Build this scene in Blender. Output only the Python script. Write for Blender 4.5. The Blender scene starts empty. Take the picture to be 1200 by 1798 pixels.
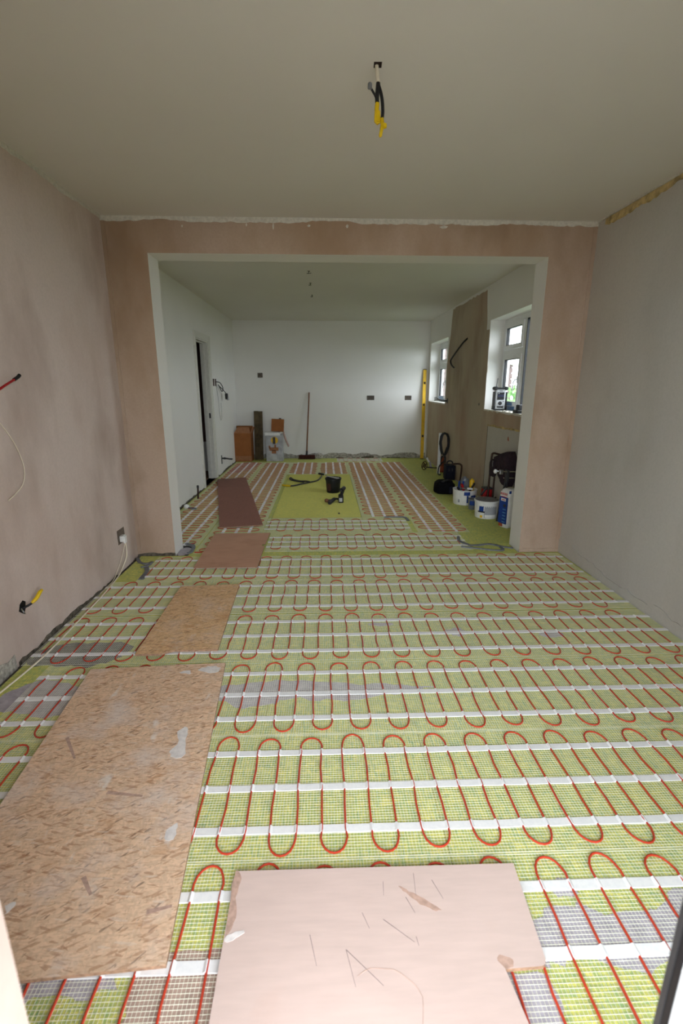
import bpy, math, random
from mathutils import Vector, Matrix
PI = math.pi
sc = bpy.context.scene
COL = sc.collection
rnd = random.Random(7)

# ---------------------------------------------------------------- camera, sky, exposure
def look(pitch, yaw, roll):
    cy, sy, cp, sp = math.cos(yaw), math.sin(yaw), math.cos(pitch), math.sin(pitch)
    f = Vector((sy*cp, cy*cp, -sp)); r = Vector((cy, -sy, 0)); u = r.cross(f)
    c, s = math.cos(roll), math.sin(roll)
    return c*r + s*u, -s*r + c*u, f
R_, U_, F_ = look(0.2581, 0.0341, 0.001)
cd = bpy.data.cameras.new('camera'); cam = bpy.data.objects.new('camera', cd); COL.objects.link(cam)
cam.matrix_world = Matrix(((R_.x, U_.x, -F_.x, 0), (R_.y, U_.y, -F_.y, 0), (R_.z, U_.z, -F_.z, 1.3031), (0, 0, 0, 1)))
cd.sensor_fit = 'VERTICAL'; cd.sensor_height = 36; cd.lens = 838.75/1798*36; cd.clip_start = 0.02
cd.dof.use_dof = True; cd.dof.focus_distance = 2.6; cd.dof.aperture_fstop = 3.2
sc.camera = cam

wd = bpy.data.worlds.new('overcast_sky'); sc.world = wd; wd.use_nodes = True
wn, wl = wd.node_tree.nodes, wd.node_tree.links
bgn = wn['Background']; bgn.inputs['Strength'].default_value = 6.0
wtc = wn.new('ShaderNodeTexCoord'); wsp = wn.new('ShaderNodeSeparateXYZ'); wrm = wn.new('ShaderNodeValToRGB')
wl.new(wtc.outputs['Generated'], wsp.inputs[0]); wl.new(wsp.outputs['Z'], wrm.inputs[0]); wl.new(wrm.outputs[0], bgn.inputs['Color'])
wrm.color_ramp.elements[0].color = (0.86, 0.92, 1.0, 1); wrm.color_ramp.elements[1].color = (0.93, 0.96, 1.0, 1)

sc.view_settings.view_transform = 'Standard'; sc.view_settings.look = 'None'
sc.view_settings.gamma = 1; sc.view_settings.use_curve_mapping = False
sc.view_settings.exposure = 0.88
sc.cycles.use_denoising = True
sc.cycles.max_bounces = 16; sc.cycles.diffuse_bounces = 10; sc.cycles.transparent_max_bounces = 24
sc.cycles.caustics_reflective = False; sc.cycles.caustics_refractive = False

def portal(name, loc, rot, sx, sy):            # sampling guides for the sky through the openings, they give no light themselves
    l = bpy.data.lights.new(name, 'AREA'); l.shape = 'RECTANGLE'; l.size = sx; l.size_y = sy; l.cycles.is_portal = True
    o = bpy.data.objects.new(name, l); o.location = loc; o.rotation_euler = rot; COL.objects.link(o)

# measured room (metres): camera stands at x=0, y=0
XL, XR, Y1, YT, H = -1.49, 1.8955, 3.6255, 3.838, 2.398
OL, OR, OH = -1.197, 1.569, 2.175
Y2, FL, FR = 8.873, -1.598, 1.8655
DX0, DX1, DH = -0.352, 1.15, 2.08               # the patio door opening behind / around the camera
portal('sky_portal_patio', ((DX0+DX1)/2, 0.08, DH/2), (PI/2, 0, 0), DX1-DX0, DH)
portal('sky_portal_window', (FR+.25, 5.06, 1.53), (0, PI/2, 0), 0.98, 1.2)
portal('sky_portal_window', (FR+.25, 8.15, 1.53), (0, PI/2, 0), 0.98, 1.2)

# ---------------------------------------------------------------- materials
def lin(c):
    return tuple((x/255/12.92 if x/255 <= .04045 else ((x/255+.055)/1.055)**2.4) for x in c) + (1,)
class Mat:
    def __init__(s, name, col=(200, 200, 200), rough=.7, metal=0, spec=.3):
        s.m = bpy.data.materials.new(name); s.m.use_nodes = True
        s.n, s.l = s.m.node_tree.nodes, s.m.node_tree.links
        s.b = s.n['Principled BSDF']
        s.b.inputs['Base Color'].default_value = lin(col); s.b.inputs['Roughness'].default_value = rough
        s.b.inputs['Metallic'].default_value = metal; s.b.inputs['Specular IOR Level'].default_value = spec
        s.tc = None; s.cur = None; s.col0 = lin(col)
    def co(s):
        if not s.tc: s.tc = s.n.new('ShaderNodeTexCoord')
        return s.tc.outputs['Object']
    def map(s, sc_=(1, 1, 1), rot=(0, 0, 0), loc=(0, 0, 0)):
        k = s.n.new('ShaderNodeMapping'); s.l.new(s.co(), k.inputs[0])
        k.inputs['Location'].default_value = loc; k.inputs['Rotation'].default_value = rot; k.inputs['Scale'].default_value = sc_
        if any(rot): k.vector_type = 'TEXTURE'; k.inputs['Scale'].default_value = tuple(1/q for q in sc_)
        return k.outputs[0]
    def noise(s, scale, sc_=(1, 1, 1), rot=(0, 0, 0), detail=3, rough=.55, loc=(0, 0, 0), dist=0):
        k = s.n.new('ShaderNodeTexNoise'); s.l.new(s.map(sc_, rot, loc), k.inputs['Vector'])
        k.inputs['Scale'].default_value = scale; k.inputs['Detail'].default_value = detail; k.inputs['Roughness'].default_value = rough
        k.inputs['Distortion'].default_value = dist
        return k.outputs[0]
    def voro(s, scale, sc_=(1, 1, 1), rot=(0, 0, 0), loc=(0, 0, 0)):
        k = s.n.new('ShaderNodeTexVoronoi'); s.l.new(s.map(sc_, rot, loc), k.inputs['Vector']); k.inputs['Scale'].default_value = scale
        return k.outputs['Color'], k.outputs['Distance']
    def ramp(s, fac, stops, const=False):
        k = s.n.new('ShaderNodeValToRGB'); s.l.new(fac, k.inputs[0]); e = k.color_ramp.elements
        if const: k.color_ramp.interpolation = 'CONSTANT'
        while len(e) < len(stops): e.new(.5)
        for i, (p, c) in enumerate(stops):
            e[i].position = p; e[i].color = lin(c) if not isinstance(c, float) else (c, c, c, 1)
        return k.outputs[0]
    def math(s, op, a, b=0.0, c=None):
        k = s.n.new('ShaderNodeMath'); k.operation = op
        for i, v in enumerate((a, b) if c is None else (a, b, c)):
            if isinstance(v, (int, float)): k.inputs[i].default_value = v
            else: s.l.new(v, k.inputs[i])
        return k.outputs[0]
    def xyz(s):
        k = s.n.new('ShaderNodeSeparateXYZ'); s.l.new(s.co(), k.inputs[0]); return k.outputs
    def mix(s, fac, colour, op='MIX'):
        k = s.n.new('ShaderNodeMix'); k.data_type = 'RGBA'; k.blend_type = op
        if isinstance(fac, (int, float)): k.inputs[0].default_value = fac
        else: s.l.new(fac, k.inputs[0])
        if s.cur is None: k.inputs[6].default_value = s.col0
        else: s.l.new(s.cur, k.inputs[6])
        if isinstance(colour, tuple): k.inputs[7].default_value = lin(colour)
        else: s.l.new(colour, k.inputs[7])
        s.cur = k.outputs[2]; s.l.new(s.cur, s.b.inputs['Base Color']); return s
    def bump(s, h, strength=.3, dist=.002):
        k = s.n.new('ShaderNodeBump'); k.inputs['Strength'].default_value = strength; k.inputs['Distance'].default_value = dist
        s.l.new(h, k.inputs['Height'])
        s.l.new(k.outputs[0], s.b.inputs['Normal']); return s

def simple(name, col, rough=.6, metal=0, spec=.3, var=.12, scale=30):
    m = Mat(name, col, rough, metal, spec)
    d = tuple(max(0, int(c*(1-var))) for c in col)
    m.mix(m.ramp(m.noise(scale), [(.35, 0.0), (.7, 1.0)]), d)
    return m.m

def plaster(name, base, warm, grey, warm_amt=.7, seed=0.0, bump=.25):
    m = Mat(name, base, .85, 0, .15)
    m.mix(m.ramp(m.noise(1.6, (1, 1, .45), loc=(seed, seed, 0), detail=5), [(.42, 0.0), (.72, warm_amt)]), warm)
    m.mix(m.ramp(m.noise(.9, (1, 1, .8), loc=(3+seed, 1, 7), detail=4), [(.45, 0.0), (.75, .6)]), grey)
    m.mix(m.ramp(m.noise(2.6, (1, 1, .5), loc=(9+seed, 2, 1), detail=4), [(.5, 0.0), (.78, .75*warm_amt)]), tuple(int(c*.82) for c in warm))
    m.mix(m.ramp(m.noise(70, detail=4), [(.4, 0.0), (.75, .18)]), tuple(int(c*.8) for c in base))
    m.bump(m.noise(22, (1, 1, .6), detail=6), bump, .004)
    return m.m

M = {}
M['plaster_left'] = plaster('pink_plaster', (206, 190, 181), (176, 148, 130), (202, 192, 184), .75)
M['plaster_mid'] = plaster('damp_pink_plaster', (184, 162, 142), (150, 118, 86), (186, 166, 154), .85, 4.0)
M['plaster_right'] = plaster('grey_skim', (190, 186, 178), (184, 172, 156), (176, 176, 172), .35, 8.0, .15)
M['plaster_bare'] = plaster('bare_brown_plaster', (186, 171, 150), (172, 142, 122), (168, 160, 142), .85, 2.0)
def white_paint(name, col, s=12):
    m = Mat(name, col, .75, 0, .2)
    m.mix(m.ramp(m.noise(1.3, detail=4), [(.4, 0.0), (.8, .35)]), tuple(int(c*.94) for c in col))
    m.bump(m.noise(s, detail=5), .12, .003)
    return m.m
M['white'] = white_paint('white_emulsion', (228, 226, 222))
M['ceil'] = white_paint('ceiling_emulsion', (216, 213, 206), 6)
M['jamb'] = white_paint('white_jamb_paint', (226, 224, 218))
M['gloss'] = simple('white_gloss_trim', (216, 214, 206), .35, var=.04)
M['upvc'] = simple('white_upvc', (236, 238, 240), .25, spec=.5, var=.02)
M['gasket'] = simple('black_rubber_gasket', (18, 18, 22), .5)
M['paint_edge'] = simple('cream_paint_edge', (214, 210, 198), .7, var=.1, scale=60)
M['torn'] = simple('torn_coving_adhesive', (206, 182, 128), .9, var=.35, scale=18)
M['mortar'] = simple('grey_mortar', (188, 182, 172), .95, var=.4, scale=35)
M['mortar_dark'] = simple('dark_mortar', (112, 104, 92), .95, var=.5, scale=40)
M['concrete'] = simple('grey_screed', (96, 92, 94), .9, var=.3, scale=25)
M['black'] = simple('black_plastic', (22, 22, 24), .45, spec=.4)
M['rubber'] = simple('black_cable_sheath', (30, 30, 32), .5)
M['bagcloth'] = simple('black_bag_cloth', (20, 20, 23), .95, spec=.1, var=.3)
M['navy'] = simple('navy_nylon', (22, 24, 42), .8)
M['grey'] = simple('grey_plastic', (120, 122, 126), .5)
M['dgrey'] = simple('dark_grey_metal', (60, 60, 62), .5, .3)
M['silver'] = simple('silver_plastic', (196, 198, 200), .4)
M['steel'] = simple('worn_steel', (168, 168, 170), .3, 1.0)
M['chrome'] = simple('chrome', (220, 220, 222), .12, 1.0, var=.02)
M['copper'] = simple('dark_copper_pipe', (62, 42, 34), .45, .3)
M['yellow'] = simple('yellow_enamel', (232, 184, 10), .4, spec=.4, var=.08)
M['yellow_tape'] = simple('yellow_insulating_tape', (222, 186, 20), .45, var=.1)
M['red'] = simple('red_plastic', (176, 28, 34), .45)
M['red_wire'] = simple('red_wire_sheath', (168, 22, 30), .45)
M['white_cable'] = simple('cream_cable_sheath', (228, 218, 196), .5, var=.05)
M['white_pl'] = simple('white_plastic', (230, 230, 228), .4, var=.04)
M['lid'] = simple('grey_lid_residue', (134, 130, 132), .8, var=.25)
M['blue'] = simple('blue_print', (24, 62, 140), .5, var=.1)
M['lblue'] = simple('pale_blue_print', (92, 150, 196), .5, var=.1)
M['print_grey'] = simple('grey_print', (150, 152, 158), .6, var=.05)
M['orange'] = simple('orange_plastic', (160, 82, 48), .5)
M['carton'] = simple('scuffed_white_carton', (186, 186, 190), .8, var=.2, scale=10)
M['card'] = simple('brown_cardboard', (156, 98, 54), .85, var=.1, scale=8)
M['card_in'] = simple('cardboard_flap', (164, 114, 80), .85, var=.1)
M['plank'] = simple('weathered_plank', (98, 84, 60), .85, var=.3, scale=14)
M['broomwood'] = simple('turned_broom_wood', (128, 86, 58), .6)
M['bristle'] = simple('dark_red_bristles', (84, 44, 38), .95, var=.4, scale=120)
M['jacket'] = simple('dark_plum_fabric', (52, 38, 46), .95, var=.25, scale=50)
M['grey_tape'] = simple('grey_foil_tape', (112, 116, 122), .45, spec=.5, var=.2, scale=60)
M['hole'] = simple('dark_recess', (52, 38, 30), .95, var=.4, scale=90)
M['box_grey'] = simple('galvanised_box', (128, 116, 104), .6, .2, var=.4, scale=120)
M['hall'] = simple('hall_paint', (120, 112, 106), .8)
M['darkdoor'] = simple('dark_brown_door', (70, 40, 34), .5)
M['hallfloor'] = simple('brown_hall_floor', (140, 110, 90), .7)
M['pinkish'] = simple('dusty_pink_strap', (192, 162, 152), .8)
M['screen'] = simple('dark_blue_display', (20, 26, 60), .2, spec=.5)
M['film'] = simple('blue_protective_film', (92, 132, 178), .3)
M['clear_pl'] = simple('smoky_plastic', (112, 116, 122), .3, spec=.5)
M['patio'] = simple('pale_paving', (166, 162, 154), .9, scale=3)
M['garden'] = simple('lawn', (92, 104, 78), .95, var=.3, scale=6)
M['leaf'] = simple('shrub_leaves', (106, 150, 84), .8, var=.3, scale=4)
M['hbrick'] = simple('brown_brick', (84, 70, 66), .9, var=.1)
M['htile'] = simple('brown_hung_tile', (104, 88, 84), .9, var=.15)

def glass(name):
    m = bpy.data.materials.new(name); m.use_nodes = True; n, l = m.node_tree.nodes, m.node_tree.links
    n.remove(n['Principled BSDF']); t = n.new('ShaderNodeBsdfTransparent'); g = n.new('ShaderNodeBsdfGlossy'); g.inputs['Roughness'].default_value = .02
    f = n.new('ShaderNodeFresnel'); f.inputs[0].default_value = 1.35; mx = n.new('ShaderNodeMixShader')
    t.inputs[0].default_value = (.93, .95, .95, 1)
    g2 = n.new('ShaderNodeNewGeometry'); mm = n.new('ShaderNodeMath'); mm.operation = 'MULTIPLY'; m1 = n.new('ShaderNodeMath'); m1.operation = 'SUBTRACT'; m1.inputs[0].default_value = 1
    l.new(g2.outputs['Backfacing'], m1.inputs[1]); l.new(f.outputs[0], mm.inputs[0]); l.new(m1.outputs[0], mm.inputs[1])   # reflect once, at the front face only
    l.new(mm.outputs[0], mx.inputs[0]); l.new(t.outputs[0], mx.inputs[1]); l.new(g.outputs[0], mx.inputs[2]); l.new(mx.outputs[0], n['Material Output'].inputs[0])
    return m
M['glass'] = glass('window_glass')
def tape_mat():
    m = Mat('translucent_white_tape', (246, 246, 246), .38, 0, .45)
    m.mix(m.ramp(m.noise(90), [(.4, 0.0), (.7, .5)]), (230, 232, 236))
    t = m.n.new('ShaderNodeBsdfTransparent'); mx = m.n.new('ShaderNodeMixShader'); mx.inputs[0].default_value = .12
    o = m.n['Material Output']; m.l.new(m.b.outputs[0], mx.inputs[1]); m.l.new(t.outputs[0], mx.inputs[2]); m.l.new(mx.outputs[0], o.inputs[0])
    return m.m
M['tape'] = tape_mat()
M['cable'] = simple('red_heating_cable', (194, 62, 38), .4, spec=.45, var=.08)
M['mesh'] = simple('white_glass_fibre', (226, 226, 206), .5, spec=.4, var=.03)

M['ymesh'] = simple('yellow_glass_fibre', (222, 216, 120), .5, var=.05)
def board_mat():                                # green woven facing of the insulation boards, fine threads both ways
    m = Mat('lime_board_facing', (184, 190, 112), .75, 0, .25)
    a = m.noise(1, (26, 240, 1), detail=1, loc=(.3, .1, .5)); b = m.noise(1, (240, 26, 1), detail=1, loc=(4, .7, .5))
    m.mix(m.ramp(a, [(.52, 0.0), (.62, .95)]), (228, 222, 122))
    m.mix(m.ramp(b, [(.54, 0.0), (.64, .8)]), (142, 174, 116))
    m.mix(m.ramp(m.noise(1, (30, 260, 1), detail=1, loc=(8, 3, .5)), [(.58, 0.0), (.66, .7)]), (134, 170, 126))
    m.mix(m.ramp(m.noise(1, (260, 30, 1), detail=1, loc=(2, 9, .5)), [(.58, 0.0), (.66, .7)]), (230, 222, 120))
    m.mix(m.ramp(m.noise(1.5, detail=3), [(.4, 0.0), (.7, .35)]), (172, 178, 96))
    x = m.xyz()
    gx = m.math('LESS_THAN', m.math('FRACT', m.math('MULTIPLY', x[0], 40.0)), .12)
    gy = m.math('LESS_THAN', m.math('FRACT', m.math('MULTIPLY', x[1], 40.0)), .10)
    m.mix(m.math('MULTIPLY', m.math('MAXIMUM', gx, gy), .45), (208, 204, 98))
    return m.m
M['board'] = board_mat()
def osb_mat(name, tint, seed, dust):
    m = Mat(name, tint, .8, 0, .2)
    def lay(ang, off, th, col, amt, sx=14, sy=70):
        c, d = m.voro(1, (sx*1.35, sy*1.3, 1), (0, 0, ang), (off, off*1.7, seed)); k = m.n.new('ShaderNodeSeparateXYZ'); m.l.new(c, k.inputs[0])
        m.mix(m.ramp(k.outputs[0], [(th, 0.0), (th+.02, amt)]), col)
    dk = lambda f: tuple(int(c*f) for c in tint)
    lay(.25, 1, .55, dk(.95), .6, 18, 90); lay(1.1, 2, .5, dk(1.05), .7, 20, 95); lay(-.5, 3, .6, dk(.93), .55, 22, 100); lay(.05, 4, .55, dk(1.06), .6, 20, 110)
    lay(1.5, 5, .64, dk(.91), .5, 24, 110); lay(-1.1, 6, .66, dk(1.04), .6, 26, 120); lay(.15, 10, .6, dk(.95), .5, 30, 140); lay(.4, 7, .88, (170, 126, 94), .55, 26, 130); lay(-.25, 8, .93, (164, 118, 90), .55, 30, 150)
    lay(.7, 9, .97, (104, 80, 66), .7, 40, 170); lay(-.1, 11, .95, (226, 208, 190), .5, 26, 130)
    m.mix(m.ramp(m.noise(5, detail=5), [(.5, 0.0), (.7, dust)]), (222, 208, 198))
    m.mix(m.ramp(m.noise(16, (1, .4, 1), detail=6, loc=(5, 5, 5)), [(.64, 0.0), (.72, dust)]), (228, 220, 212))
    m.mix(m.ramp(m.noise(8, (1, 2, 1), detail=4, loc=(1, 9, 2)), [(.58, 0.0), (.72, .45)]), (190, 136, 92))
    m.mix(m.ramp(m.noise(1, (40, 160, 1), detail=4, loc=(3, 3, 3)), [(.52, 0.0), (.66, .45)]), (172, 128, 98))
    m.mix(m.ramp(m.noise(1, (60, 140, 1), (0, 0, .8), detail=3, loc=(7, 3, 3)), [(.64, 0.0), (.70, .55)]), (120, 92, 74))
    m.bump(m.noise(60, (1, 3, 1)), .15, .001)
    return m.m
M['osb_pale'] = osb_mat('pale_dusty_osb', (222, 190, 160), 0.0, .75)
M['osb_tan'] = osb_mat('tan_osb', (220, 184, 142), 5.0, .35)
def ply_mat(name, tint, sx=(2, 30, 1), amt=.5, patch=(150, 110, 90)):
    m = Mat(name, tint, .7, 0, .25)
    m.mix(m.ramp(m.noise(4, sx, detail=5), [(.35, 0.0), (.7, amt)]), tuple(int(c*.86) for c in tint))
    m.mix(m.ramp(m.noise(2.5, detail=4), [(.45, 0.0), (.75, .5)]), tuple(min(255, int(c*1.07)) for c in tint))
    m.mix(m.ramp(m.noise(3.2, detail=5, loc=(2, 4, 8)), [(.58, 0.0), (.72, .35)]), patch)
    return m.m
M['ply_pink'] = ply_mat('pale_pink_plywood', (204, 182, 173), (2, 14, 1), .3, (196, 160, 144))
M['ply_edge'] = simple('plywood_edge', (176, 140, 112), .8, var=.25, scale=80)
M['ply_mid'] = ply_mat('rose_plywood', (198, 154, 130), (2, 24, 1), .5, (156, 112, 90))
M['ply_dark'] = ply_mat('red_brown_plywood', (152, 106, 94), (24, 2, 1), .5, (118, 78, 70))
M['stain'] = simple('brown_glue_stain', (192, 160, 144), .8, var=.15, scale=80)
M['scratch'] = simple('pencil_graphite', (118, 104, 104), .8)
M['paint_smear'] = simple('white_filler_smear', (228, 222, 218), .8, var=.1, scale=60)
M['adhesive'] = simple('grey_adhesive_smear', (178, 172, 180), .85, var=.15, scale=28)
M['brown_smear'] = simple('brown_grey_smear', (176, 150, 136), .85, var=.15, scale=28)

# ---------------------------------------------------------------- mesh helpers
class B:
    def __init__(s): s.v, s.f, s.m = [], [], []
    def add(s, vs, fs, mi=0, X=None):
        o = len(s.v)
        s.v += [tuple(X @ Vector(p)) if X is not None else tuple(p) for p in vs]
        s.f += [tuple(i+o for i in f) for f in fs]; s.m += [mi]*len(fs); return s
    def box(s, a, b, mi=0, X=None):
        (x0, y0, z0), (x1, y1, z1) = a, b
        return s.add([(x0, y0, z0), (x1, y0, z0), (x1, y1, z0), (x0, y1, z0), (x0, y0, z1), (x1, y0, z1), (x1, y1, z1), (x0, y1, z1)],
                     [(3, 2, 1, 0), (4, 5, 6, 7), (0, 1, 5, 4), (1, 2, 6, 5), (2, 3, 7, 6), (3, 0, 4, 7)], mi, X)
    def rbox(s, a, b, r, mi=0, X=None, n=3):    # box with rounded vertical edges and a small top and bottom bevel
        (x0, y0, z0), (x1, y1, z1) = a, b; pts = []
        for cx, cy, t in ((x1-r, y1-r, 0), (x0+r, y1-r, PI/2), (x0+r, y0+r, PI), (x1-r, y0+r, 1.5*PI)):
            for i in range(n+1): q = t+PI/2*i/n; pts.append((cx, cy, math.cos(q), math.sin(q)))
        k = len(pts); e = min(r*.5, (z1-z0)*.3); vs = []
        for z, rr in ((z0, r-e), (z0+e, r), (z1-e, r), (z1, r-e)): vs += [(cx+rr*c, cy+rr*q, z) for cx, cy, c, q in pts]
        fs = [tuple(reversed(range(k))), tuple(range(3*k, 4*k))]
        for L in range(3): fs += [(L*k+i, L*k+(i+1) % k, (L+1)*k+(i+1) % k, (L+1)*k+i) for i in range(k)]
        return s.add(vs, fs, mi, X)
    def prism(s, poly, z0, z1, mi=0, X=None, side=None):
        n = len(poly); vs = [(x, y, z0) for x, y in poly]+[(x, y, z1) for x, y in poly]
        s.add(vs, [tuple(reversed(range(n))), tuple(range(n, 2*n))], mi, X)
        o = len(s.v)-2*n; fs = [(o+i, o+(i+1) % n, o+n+(i+1) % n, o+n+i) for i in range(n)]
        s.f += fs; s.m += [mi if side is None else side]*n; return s
    def tube(s, pts, r, n=8, mi=0, closed=False):
        P = [Vector(p) for p in pts]; k = len(P); rs = r if isinstance(r, (list, tuple)) else [r]*k; vs = []; prev = None
        for i in range(k):
            t = ((P[(i+1) % k]-P[i-1]) if closed else (P[min(i+1, k-1)]-P[max(i-1, 0)])).normalized()
            if prev is None:
                a = Vector((0, 0, 1)) if abs(t.z) < .9 else Vector((1, 0, 0)); prev = (a-t*a.dot(t)).normalized()
            else:
                q = prev-t*prev.dot(t); prev = q.normalized() if q.length > 1e-6 else prev
            w = t.cross(prev)
            vs += [tuple(P[i]+rs[i]*(math.cos(2*PI*j/n)*prev+math.sin(2*PI*j/n)*w)) for j in range(n)]
        fs = []
        for i in range(k if closed else k-1):
            a, b = i*n, ((i+1) % k)*n; fs += [(a+j, a+(j+1) % n, b+(j+1) % n, b+j) for j in range(n)]
        if not closed: fs += [tuple(reversed(range(n))), tuple(range((k-1)*n, k*n))]
        return s.add(vs, fs, mi)
    def lathe(s, prof, c=(0, 0, 0), n=24, mi=0, X=None):
        k = len(prof); vs = []
        for r, z in prof: vs += [(c[0]+max(r, 1e-4)*math.cos(2*PI*j/n), c[1]+max(r, 1e-4)*math.sin(2*PI*j/n), c[2]+z) for j in range(n)]
        fs = []
        for i in range(k-1): fs += [(i*n+j, i*n+(j+1) % n, (i+1)*n+(j+1) % n, (i+1)*n+j) for j in range(n)]
        fs += [tuple(reversed(range(n))), tuple(range((k-1)*n, k*n))]
        return s.add(vs, fs, mi, X)
    def cylpatch(s, c, r, a0, a1, z0, z1, th=.0008, n=8, mi=0):   # a label wrapped round a tub
        vs = []
        for i in range(n+1):
            a = a0+(a1-a0)*i/n
            for q, z in ((r-.001, z0), (r+th, z0), (r+th, z1), (r-.001, z1)): vs.append((c[0]+q*math.cos(a), c[1]+q*math.sin(a), c[2]+z))
        fs = [(0, 1, 2, 3), tuple(4*n+j for j in (3, 2, 1, 0))]
        for i in range(n): fs += [(4*i+j, 4*i+(j+1) % 4, 4*i+4+(j+1) % 4, 4*i+4+j) for j in range(4)]
        return s.add(vs, fs, mi)
    def build(s, name, mats, parent=None, smooth=False, loc=None, rz=0):
        me = bpy.data.meshes.new(name); me.from_pydata(s.v, [], s.f)
        for q in (mats if isinstance(mats, (list, tuple)) else [mats]): me.materials.append(M[q])
        me.polygons.foreach_set('material_index', s.m)
        if smooth:
            me.polygons.foreach_set('use_smooth', [True]*len(s.f)); me.set_sharp_from_angle(angle=math.radians(40))
        me.update()
        o = bpy.data.objects.new(name, me); COL.objects.link(o)
        if parent is not None:
            o.parent = parent
            q = parent; w = Vector((0, 0, 0))
            while q is not None: w += Vector(q.location); q = q.parent
            if loc is None: o.location = -w if w.length else (0, 0, 0)
        if loc is not None: o.location = loc; o.rotation_euler = (0, 0, rz)
        return o
def tag(o, label, cat, group=None, kind=None):
    o['label'] = label; o['category'] = cat
    if group: o['group'] = group
    if kind: o['kind'] = kind
    return o
def thing(name, label, cat, loc, group=None, rz=0):
    o = bpy.data.objects.new(name, None); COL.objects.link(o); o.location = loc; o.rotation_euler = (0, 0, rz); o.empty_display_size = .05
    return tag(o, label, cat, group)
def struct(o): o['kind'] = 'structure'; return o
def smoothpath(pts, k=6):                       # Catmull-Rom
    P = [Vector(p) for p in pts]; P = [2*P[0]-P[1]]+P+[2*P[-1]-P[-2]]; out = []
    for i in range(1, len(P)-2):
        for j in range(k):
            t = j/k; a, b, c, d = P[i-1:i+3]
            out.append(.5*((2*b)+(c-a)*t+(2*a-5*b+4*c-d)*t*t+(3*b-a-3*c+d)*t**3))
    return [tuple(p) for p in out]+[tuple(P[-2])]

def gridwall(us, vs, hole, w0, w1, axis, mi_front=0, mi_back=0, mi_in=0):
    """wall slab split by the cut lines us (along) and vs (up); hole(i,j) leaves a cell out; axis 'x' wall runs along x, 'y' along y."""
    b = B(); idx = {}
    def P(i, j, w):
        k = (i, j, w)
        if k not in idx:
            u, z = us[i], vs[j]; q = (w0, w1)[w]
            idx[k] = len(b.v); b.v.append((u, q, z) if axis == 'x' else (q, u, z))
        return idx[k]
    nu, nv = len(us)-1, len(vs)-1; full = lambda i, j: 0 <= i < nu and 0 <= j < nv and not hole(i, j)
    def face(f, m): b.f.append(f if axis == 'x' else tuple(reversed(f))); b.m.append(m)
    for i in range(nu):
        for j in range(nv):
            if not full(i, j): continue
            face((P(i, j, 0), P(i+1, j, 0), P(i+1, j+1, 0), P(i, j+1, 0)), mi_front)
            face((P(i, j+1, 1), P(i+1, j+1, 1), P(i+1, j, 1), P(i, j, 1)), mi_back)
            if not full(i-1, j): face((P(i, j, 0), P(i, j+1, 0), P(i, j+1, 1), P(i, j, 1)), mi_in)
            if not full(i+1, j): face((P(i+1, j, 1), P(i+1, j+1, 1), P(i+1, j+1, 0), P(i+1, j, 0)), mi_in)
            if not full(i, j-1): face((P(i, j, 1), P(i+1, j, 1), P(i+1, j, 0), P(i, j, 0)), mi_in)
            if not full(i, j+1): face((P(i, j+1, 0), P(i+1, j+1, 0), P(i+1, j+1, 1), P(i, j+1, 1)), mi_in)
    return b

# ---------------------------------------------------------------- structure
WZ0, WZ1 = 1.04, 2.015                           # window opening heights
W1, W2 = (7.55, 8.748), (4.46, 5.657)            # far and near window along y
floor = struct(B().box((-1.8, -.2, -.25), (2.1, 9.1, -.012)).build('floor', 'concrete'))
struct(B().box((-1.8, .05, H), (2.2, 9.1, H+.2)).build('ceiling', 'ceil'))
wall_left = struct(B().box((XL-.2, .12, -.2), (XL, Y1, H)).build('wall_left', 'plaster_left'))
wall_right = struct(B().box((XR, .12, -.2), (XR+.25, Y1, H)).build('wall_right', 'plaster_right'))
wall_middle = struct(gridwall([XL-.2, OL, OR, XR+.25], [-.2, OH, H], lambda i, j: i == 1 and j == 0, Y1, YT, 'x', 0, 1, 2).build('wall_middle', ['plaster_mid', 'white', 'jamb']))
wall_back = struct(B().box((FL-.3, Y2, -.2), (FR+.235, Y2+.2, H)).build('wall_back', 'white'))
DY0, DY1, DZ = 6.27, 6.95, 1.895
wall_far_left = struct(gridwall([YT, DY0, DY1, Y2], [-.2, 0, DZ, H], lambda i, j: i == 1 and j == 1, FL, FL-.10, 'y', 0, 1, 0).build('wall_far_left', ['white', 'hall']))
wall_far_right = struct(gridwall([YT, W2[0], W2[1], W1[0], W1[1], Y2], [-.2, WZ0, WZ1, H], lambda i, j: i in (1, 3) and j == 1, FR, FR+.235, 'y', 0, 0, 0).build('wall_far_right', ['white']))
wall_front = struct(gridwall([XL-.2, DX0, DX1, XR+.25], [-.2, 0, DH, H], lambda i, j: i == 1 and j == 1, .12, .40, 'x', 0, 0, 0).build('wall_front', ['plaster_left']))

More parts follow.
